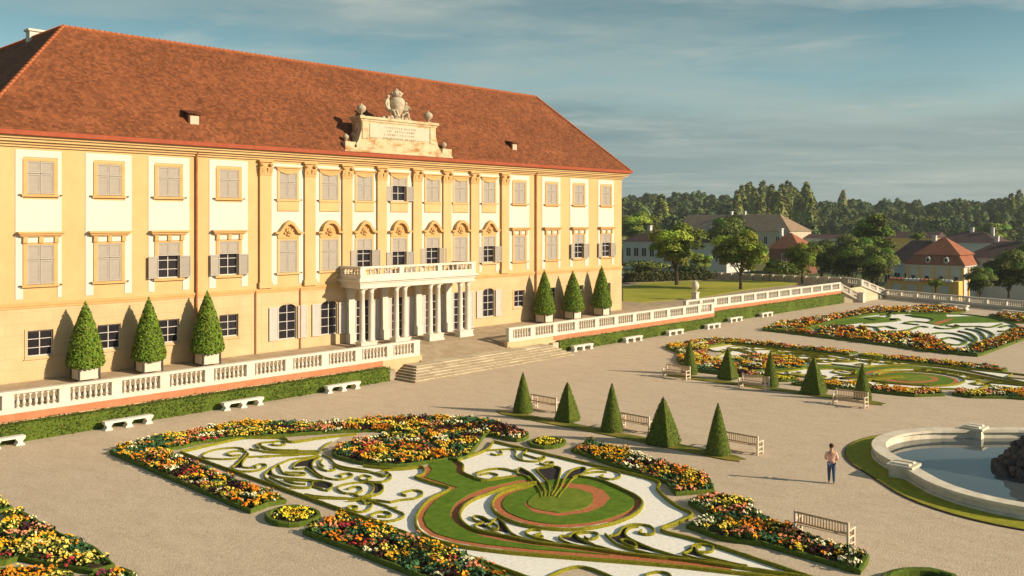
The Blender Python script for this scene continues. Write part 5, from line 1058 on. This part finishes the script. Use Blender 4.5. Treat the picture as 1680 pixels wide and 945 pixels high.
# shrubs behind the lawn
for k, (u, v, w, lab) in enumerate(((1060, 452, 1.5, 'yellow green shrub row behind the lawn by palace corner'), (1130, 458, 1.2, 'low dark shrub at back of lawn behind nearest lawn tree'), (1290, 456, 1.3, 'low shrub at the back of lawn near end trees'))):
    V_, C_ = make_tree('shrub', 60 + k, 2.6, 3.4, 1500, .1, .2, (.10, .13, .02) if k != 1 else (.05, .07, .015), 18, .8, False); t = empty('shrub', gz(u, v, 1.96), lab, 'shrub'); quads('leafage', V_ * np.array([w, w, 1]), C_, 'leaf', t, True, kind='stuff'); MB().tube([(0, 0, 0), (0, 0, .8)], .08, 6).build('stem', 'bark', t, local=True)
# wooded rise behind: many crowns; the front ranks as single trees, the mass behind as one wood
def far_crown(seed, h, rad, n, leaf, col, con):
    g = np.random.default_rng(seed); d = g.normal(0, 1, (n, 3)); d[:, 2] = np.abs(d[:, 2]) * np.where(g.random(n) < .82, 1, -.6); d /= np.linalg.norm(d, axis=1, keepdims=True)
    B = g.normal(0, 1, (16, 3)); B[:, 2] = np.abs(B[:, 2]) * .9; B /= np.linalg.norm(B, axis=1, keepdims=True); dot = d @ B.T; w = np.exp((dot - 1) * 16)
    near = dot.argmax(1); r = .80 + .26 * w.max(1); tt = (d[:, 2] + 1) / 2
    P = d * (r * g.uniform(.95, 1.03, n))[:, None] * np.array([rad, rad, h * .52]); P[:, :2] *= (1 - con * np.clip(tt * 1.2 - .3, 0, 1))[:, None]; P[:, 2] += h * .48
    nn = d * .55 + (d - B[near] * dot.max(1)[:, None]) * 1.1 + np.array([0, 0, .15])
    cc = vary(col, 16, g, .22, .08); return leaves(P, nn, leaf, g, .28, .8), np.clip(cc[near] * (1 + g.normal(0, .16, (n, 1))), .004, .5)
FT = [far_crown(170 + k, hh, rad, n, .62, col, con) for k, (hh, rad, con, col, n) in enumerate(((16, 6.0, .15, (.100, .140, .050), 1200), (16, 5.8, .12, (.105, .150, .046), 1200), (14, 6.2, .05, (.145, .180, .044), 1200), (22, 3.9, .30, (.165, .190, .052), 1000), (15, 5.6, .25, (.080, .120, .055), 1200)))]
pos = []; tries = 0; g = np.random.default_rng(99)
while len(pos) < 560 and tries < 30000:
    tries += 1; u = g.uniform(930, 1860); tt = 345 + 330 * g.random() ** .8; p = at(u, 361, tt)
    if all((p[0] - q[0]) ** 2 + (p[1] - q[1]) ** 2 > 60 for q in pos): pos.append((p[0], p[1], tt, u))
pos.sort(key=lambda q: q[2])
far_meshes = []
for k, (V_, C_) in enumerate(FT):
    n = len(V_); me = bpy.data.meshes.new('far_crown'); tmp = quads('tmp', V_, C_, 'leaf'); far_meshes.append(tmp.data); bpy.data.objects.remove(tmp)
kn = ['dark rounded woodland tree', 'pointed woodland tree', 'mid green woodland tree', 'tall slender poplar', 'deep green woodland tree']
VV, CC = [], []
for i, (x, y, tt, u) in enumerate(pos):
    k = int(g.choice(5, p=[.28, .2, .29, .02, .21])) if not (1200 < u < 1330 and 400 < tt < 560) else 3
    s = g.uniform(.82, 1.2); z = land_z(x, y) - 1.0; a = g.uniform(0, 6.28)
    s *= 1.12 if u < 1330 else .84
    if i < 60:
        o = link('woodland_tree', far_meshes[k], 'leaf'); o.location = (x, y, z); o.scale = (s, s, s); o.rotation_euler.z = a; tag(o, kn[k] + ' at the front edge of the far wood', 'tree', 'trees at the edge of the far wood, ' + kn[k])
    else:
        V_, C_ = FT[k]; ca, sa = math.cos(a), math.sin(a); Q = V_ * s; VV.append(np.stack([Q[..., 0] * ca - Q[..., 1] * sa + x, Q[..., 0] * sa + Q[..., 1] * ca + y, Q[..., 2] + z], -1)); CC.append(C_ * g.uniform(.75, 1.25))
w_ = quads('far_wood', np.concatenate(VV), np.concatenate(CC), 'leaf', kind='stuff'); tag(w_, 'dark green mixed wood covering the rise behind the farm buildings', 'wood')

# ================================================================== FAR BUILDINGS
def far_house(name, label, X0, uL, uR, v_eave, v_ridge, v_base, depth, wall, roofm, hip=(1, 1), windows=(), chimneys=(), overhang=.4, wz=(.45, .8)):
    """a range whose long side faces -x at plane X0, spanning photo columns uL..uR"""
    yA_, yB_ = gx(uR, 400, X0)[1], gx(uL, 400, X0)[1]; um = (uL + uR) / 2
    ze, zr, zb = gx(um, v_eave, X0)[2], gx(um, v_ridge, X0 + depth * .5)[2], gx(um, v_base, X0)[2] - 1.5
    t = empty(name, (X0 + depth / 2, (yA_ + yB_) / 2, zb), label, 'building')
    MB().box(X0, X0 + depth, yA_, yB_, zb, ze).build('wall', wall, t)
    o = overhang; x0, x1, y0, y1 = X0 - o, X0 + depth + o, yA_ - o, yB_ + o; xm = (x0 + x1) / 2; h0 = depth * .5 * hip[0]; h1 = depth * .5 * hip[1]
    r = MB().add([(x0, y0, ze), (x1, y0, ze), (x1, y1, ze), (x0, y1, ze), (xm, y0 + h0, zr), (xm, y1 - h1, zr)], [(0, 1, 4), (1, 2, 5, 4), (2, 3, 5), (3, 0, 4, 5), (3, 2, 1, 0)]).build('roof', roofm, t)
    for f in chimneys:
        y = yA_ + (yB_ - yA_) * f; MB().box(xm - .5, xm + .5, y - .4, y + .4, zr - 1.2, zr + 1.0).box(xm - .6, xm + .6, y - .5, y + .5, zr + 1.001, zr + 1.2).build('chimney', 'far_white', r)
    for f in windows:
        y = yA_ + (yB_ - yA_) * f; w = MB().box(X0 - .08, X0 - .003, y - .75, y + .75, zb + (ze - zb) * wz[0], zb + (ze - zb) * wz[1]).build('window', 'far_white', t)
        MB().box(X0 - .10, X0 - .081, y - .6, y - .06, zb + (ze - zb) * wz[0] + .15, zb + (ze - zb) * wz[1] - .15).box(X0 - .10, X0 - .081, y + .06, y + .6, zb + (ze - zb) * wz[0] + .15, zb + (ze - zb) * wz[1] - .15).build('pane', 'glass', w)
    return t, dict(x0=x0, x1=x1, y0=yA_, y1=yB_, ze=ze, zr=zr, zb=zb, xm=xm)
far_house('farm_building', 'long low white building with purple brown hipped roof behind the lawn trees', 136, 1022, 1192, 397, 378, 434, 11, 'far_white', 'far_roof', (1, 1), (.03, .1, .62, .70, .78, .86, .94), (.28, .55, .85), wz=(.45, .78))
far_house('barn', 'large barn with brown roof and pale gable above the white farm building', 235, 1112, 1296, 379, 352, 410, 16, 'wall_stone', 'far_roof_brown', (1, 0), (.1, .2, .3), (.48, .6))
far_house('brick_house', 'small brick house with steep red brown roof behind lawn trees', 165, 1262, 1312, 408, 382, 440, 10, 'far_brick', 'far_roof_red', (1, .6), (.5,), (.9,))
far_house('farm_range', 'long low range with orange lit ridge behind the brick house', 245, 1296, 1390, 391, 384, 410, 9, 'far_white', 'far_roof', (0, 0), (.3, .5))
far_house('farm_range', 'low range with sunlit orange end wall behind the manor trees', 262, 1440, 1535, 390, 380, 405, 10, 'far_yellow', 'far_roof', (0, 0), (.4,))
far_house('farm_building', 'far purple roofed range with white chimneys behind the mansard manor', 215, 1528, 1640, 398, 380, 430, 13, 'far_white', 'far_roof', (1, 1), (.5,), (.2, .5))
far_house('manor_wing', 'white manor wing with dark purple roof, beside tall dark tree', 172, 1452, 1535, 431, 394, 486, 13, 'far_white', 'far_roof', (0, .7), (.55, .75, .95), (.2,), wz=(.45, .75))
far_house('manor_wing', 'manor wing with dark purple hipped roof behind the wide dark tree', 168, 1580, 1720, 424, 396, 486, 14, 'far_white', 'far_roof', (1, .8), (.3, .5, .7, .9), (.35, .7))
# the orange mansard manor
X0 = 158; y0_, y1_ = gx(1581, 400, X0)[1], gx(1488, 400, X0)[1]; ze = gx(1535, 435, X0)[2]; zk = gx(1535, 418, X0 + 1.5)[2]; zr = gx(1545, 389, X0 + 6)[2]; zb = gx(1535, 488, X0)[2] - 1; D = 12.5
manor = empty('manor_house', (X0 + D / 2, (y0_ + y1_) / 2, zb), 'pale manor with yellow pilasters, orange mansard roof and two oval dormers', 'building')
MB().box(X0, X0 + D, y0_, y1_, zb, ze).build('wall', 'far_white', manor)
a, b, c_, d_ = X0 - .5, X0 + D + .5, y0_ - .5, y1_ + .5; i_ = 1.9; k_ = 6.4
rf = MB().add([(a, c_, ze), (b, c_, ze), (b, d_, ze), (a, d_, ze), (a + i_, c_ + i_, zk), (b - i_, c_ + i_, zk), (b - i_, d_ - i_, zk), (a + i_, d_ - i_, zk)], [(0, 1, 5, 4), (1, 2, 6, 5), (2, 3, 7, 6), (3, 0, 4, 7), (3, 2, 1, 0)]).build('roof', 'far_roof_red', manor)
j_ = 1.4; xm = (a + b) / 2
MB().add([(a + j_, c_ + j_, zk), (b - j_, c_ + j_, zk), (b - j_, d_ - j_, zk), (a + j_, d_ - j_, zk), (xm, c_ + k_ - .2, zr), (xm, d_ - k_ + .2, zr)] if d_ - c_ > 2 * k_ else [(a + j_, c_ + j_, zk), (b - j_, c_ + j_, zk), (b - j_, d_ - j_, zk), (a + j_, d_ - j_, zk), (xm, (c_ + d_) / 2 - .6, zr), (xm, (c_ + d_) / 2 + .6, zr)], [(0, 1, 4), (1, 2, 5, 4), (2, 3, 5), (3, 0, 4, 5), (3, 2, 1, 0)]).build('upper_roof', 'far_roof_red', rf)
for f in (.30, .62):
    y = y0_ + (y1_ - y0_) * f; dm = MB().add([(a + .3 + (0 if q == 0 else 1.8), y + .5 * math.cos(2 * math.pi * k / 12), (ze + zk) / 2 + .7 * math.sin(2 * math.pi * k / 12)) for q in (0, 1) for k in range(12)], [tuple(range(12))] + [(k, (k + 1) % 12, 12 + (k + 1) % 12, 12 + k) for k in range(12)]).build('dormer', 'far_white', rf)
    MB().add([(a + .28, y + .27 * math.cos(2 * math.pi * k / 12), (ze + zk) / 2 + .42 * math.sin(2 * math.pi * k / 12)) for k in range(12)], [tuple(range(12))]).build('pane', 'glass', dm)
MB().box(a + .1, b - .1, c_ + .1, d_ - .1, ze - .28, ze - .01).build('eaves_cornice', 'far_white', manor)
for f in (0.01, .26, .52, .76, .99): y = y0_ + (y1_ - y0_) * f; MB().box(X0 - .25, X0 - .003, y - .24, y + .24, zb, ze - .29).build('pilaster', 'far_yellow', manor)
for f in (.13, .39, .64, .88):
    y = y0_ + (y1_ - y0_) * f; w = MB().box(X0 - .1, X0 - .004, y - .6, y + .6, ze - 4.6, ze - 2.2).build('window', 'far_white', manor); MB().box(X0 - .13, X0 - .101, y - .42, y + .42, ze - 4.4, ze - 2.4).build('pane', 'glass', w)
for f in (.25, .75): MB().box(X0 + D * f - .4, X0 + D * f + .4, y0_ - .25, y0_ - .003, zb, ze - .51).build('pilaster', 'far_yellow', manor)
# yellow arcade wall in front of the manor
X1 = 140; ya, yb2 = gx(1562, 400, X1)[1], gx(1458, 400, X1)[1]; zt_ = gx(1510, 462, X1)[2]; zbb = gx(1510, 492, X1)[2] - 2
arc = empty('garden_arcade', (X1, (ya + yb2) / 2, zbb), 'yellow walled garden arcade with scalloped white coping below the manor', 'wall')
npan = 4; wdt = (yb2 - ya) / npan
for k in range(npan + 1): y = ya + wdt * k; MB().box(X1 - .1, X1 + .7, y - .4, y + .4, zbb, zt_ - .01).build('pillar', 'far_yellow', arc)
for k in range(npan):
    y = ya + wdt * k; MB().box(X1 + .1, X1 + .5, y + .402, y + wdt - .402, zbb, zt_ - .6).build('panel', 'far_white', arc); MB().box(X1, X1 + .6, y + .401, y + wdt - .401, zt_ - .599, zt_ - .02).build('beam', 'far_yellow', arc)
    mb = MB()
    for j in range(4): q = y + wdt * (j + .5) / 4; mb.lathe([(.62, 0), (.6, .3), (.4, .55), (0, .66)], 8, (X1 + .3, q, zt_), False)
    mb.build('scalloped_coping', 'pink_band' if k % 2 else 'far_white', arc)
MB().box(X1 - 1.2, X1 + 1.2, ya - 1.6, ya - .55, zbb, zt_ + .4).build('gate_pier', 'far_yellow', arc)
# wall, road and dark hedge behind the lawn
wl = empty('boundary_wall', tuple(gz(1270, 458, 1.9)), 'low grey boundary wall running behind the lawn trees to the end stairs', 'wall')
A, B = gz(1150, 457, 1.9), gz(1396, 468, 1.9); dd = (B - A) / 14
for k in range(14): p, q = A + dd * k, A + dd * (k + 1); MB().add([(p[0], p[1], 0), (q[0], q[1], 0), (q[0], q[1], 3.0), (p[0], p[1], 3.0), (p[0] + .5, p[1] + .4, 0), (q[0] + .5, q[1] + .4, 0), (q[0] + .5, q[1] + .4, 3.0), (p[0] + .5, p[1] + .4, 3.0)], [(0, 1, 2, 3), (5, 4, 7, 6), (3, 2, 6, 7)]).build('panel', 'wall_stone', wl); MB().box(p[0] - .3, p[0] + .5, p[1] - .3, p[1] + .5, 0, 3.08).build('pier', 'wall_stone', wl)
tag(MB().flat([tuple(gz(u, v, 1.99)[:2]) for u, v in ((1015, 466), (1060, 461), (1180, 456), (1180, 447), (1015, 447))], 1.99).build('road', 'road'), kind='structure')
hb = gz(1025, 463, 2.0); he = gz(1165, 458, 2.0); clip = empty('boundary_hedge', tuple((hb + he) / 2), 'dark brown green boundary hedge across the back of the lawn', 'hedge')
g = np.random.default_rng(5); n = 5200; T_ = g.random(n); Pq = hb[None] + (he - hb)[None] * T_[:, None]; Pq[:, 2] = 2 + g.uniform(0, 1.5, n); Pq[:, :2] += g.normal(0, .45, (n, 2)); quads('leafage', leaves(Pq, np.tile([-.6, -.6, .5], (n, 1)), .2, g), vary((.055, .06, .016), n, g, .4), 'leaf', clip, kind='stuff')

# ================================================================== THE AIR
hzb = MB().box(-700, 1250, -700, 1250, -7.2, 62).build('haze', None, fix=True)
hm = bpy.data.materials.new('haze'); hm.use_nodes = True; hn = hm.node_tree; hn.nodes.clear(); ho = hn.nodes.new('ShaderNodeOutputMaterial')
pv = hn.nodes.new('ShaderNodeVolumePrincipled'); pv.inputs['Color'].default_value = (.80, .88, .92, 1); pv.inputs['Density'].default_value = 0.00016; pv.inputs['Anisotropy'].default_value = 0.1
hn.links.new(pv.outputs[0], ho.inputs['Volume']); hzb.data.materials.append(hm); hzb['kind'] = 'stuff'; tag(hzb, 'thin pale summer haze over the garden and far wood', 'haze')
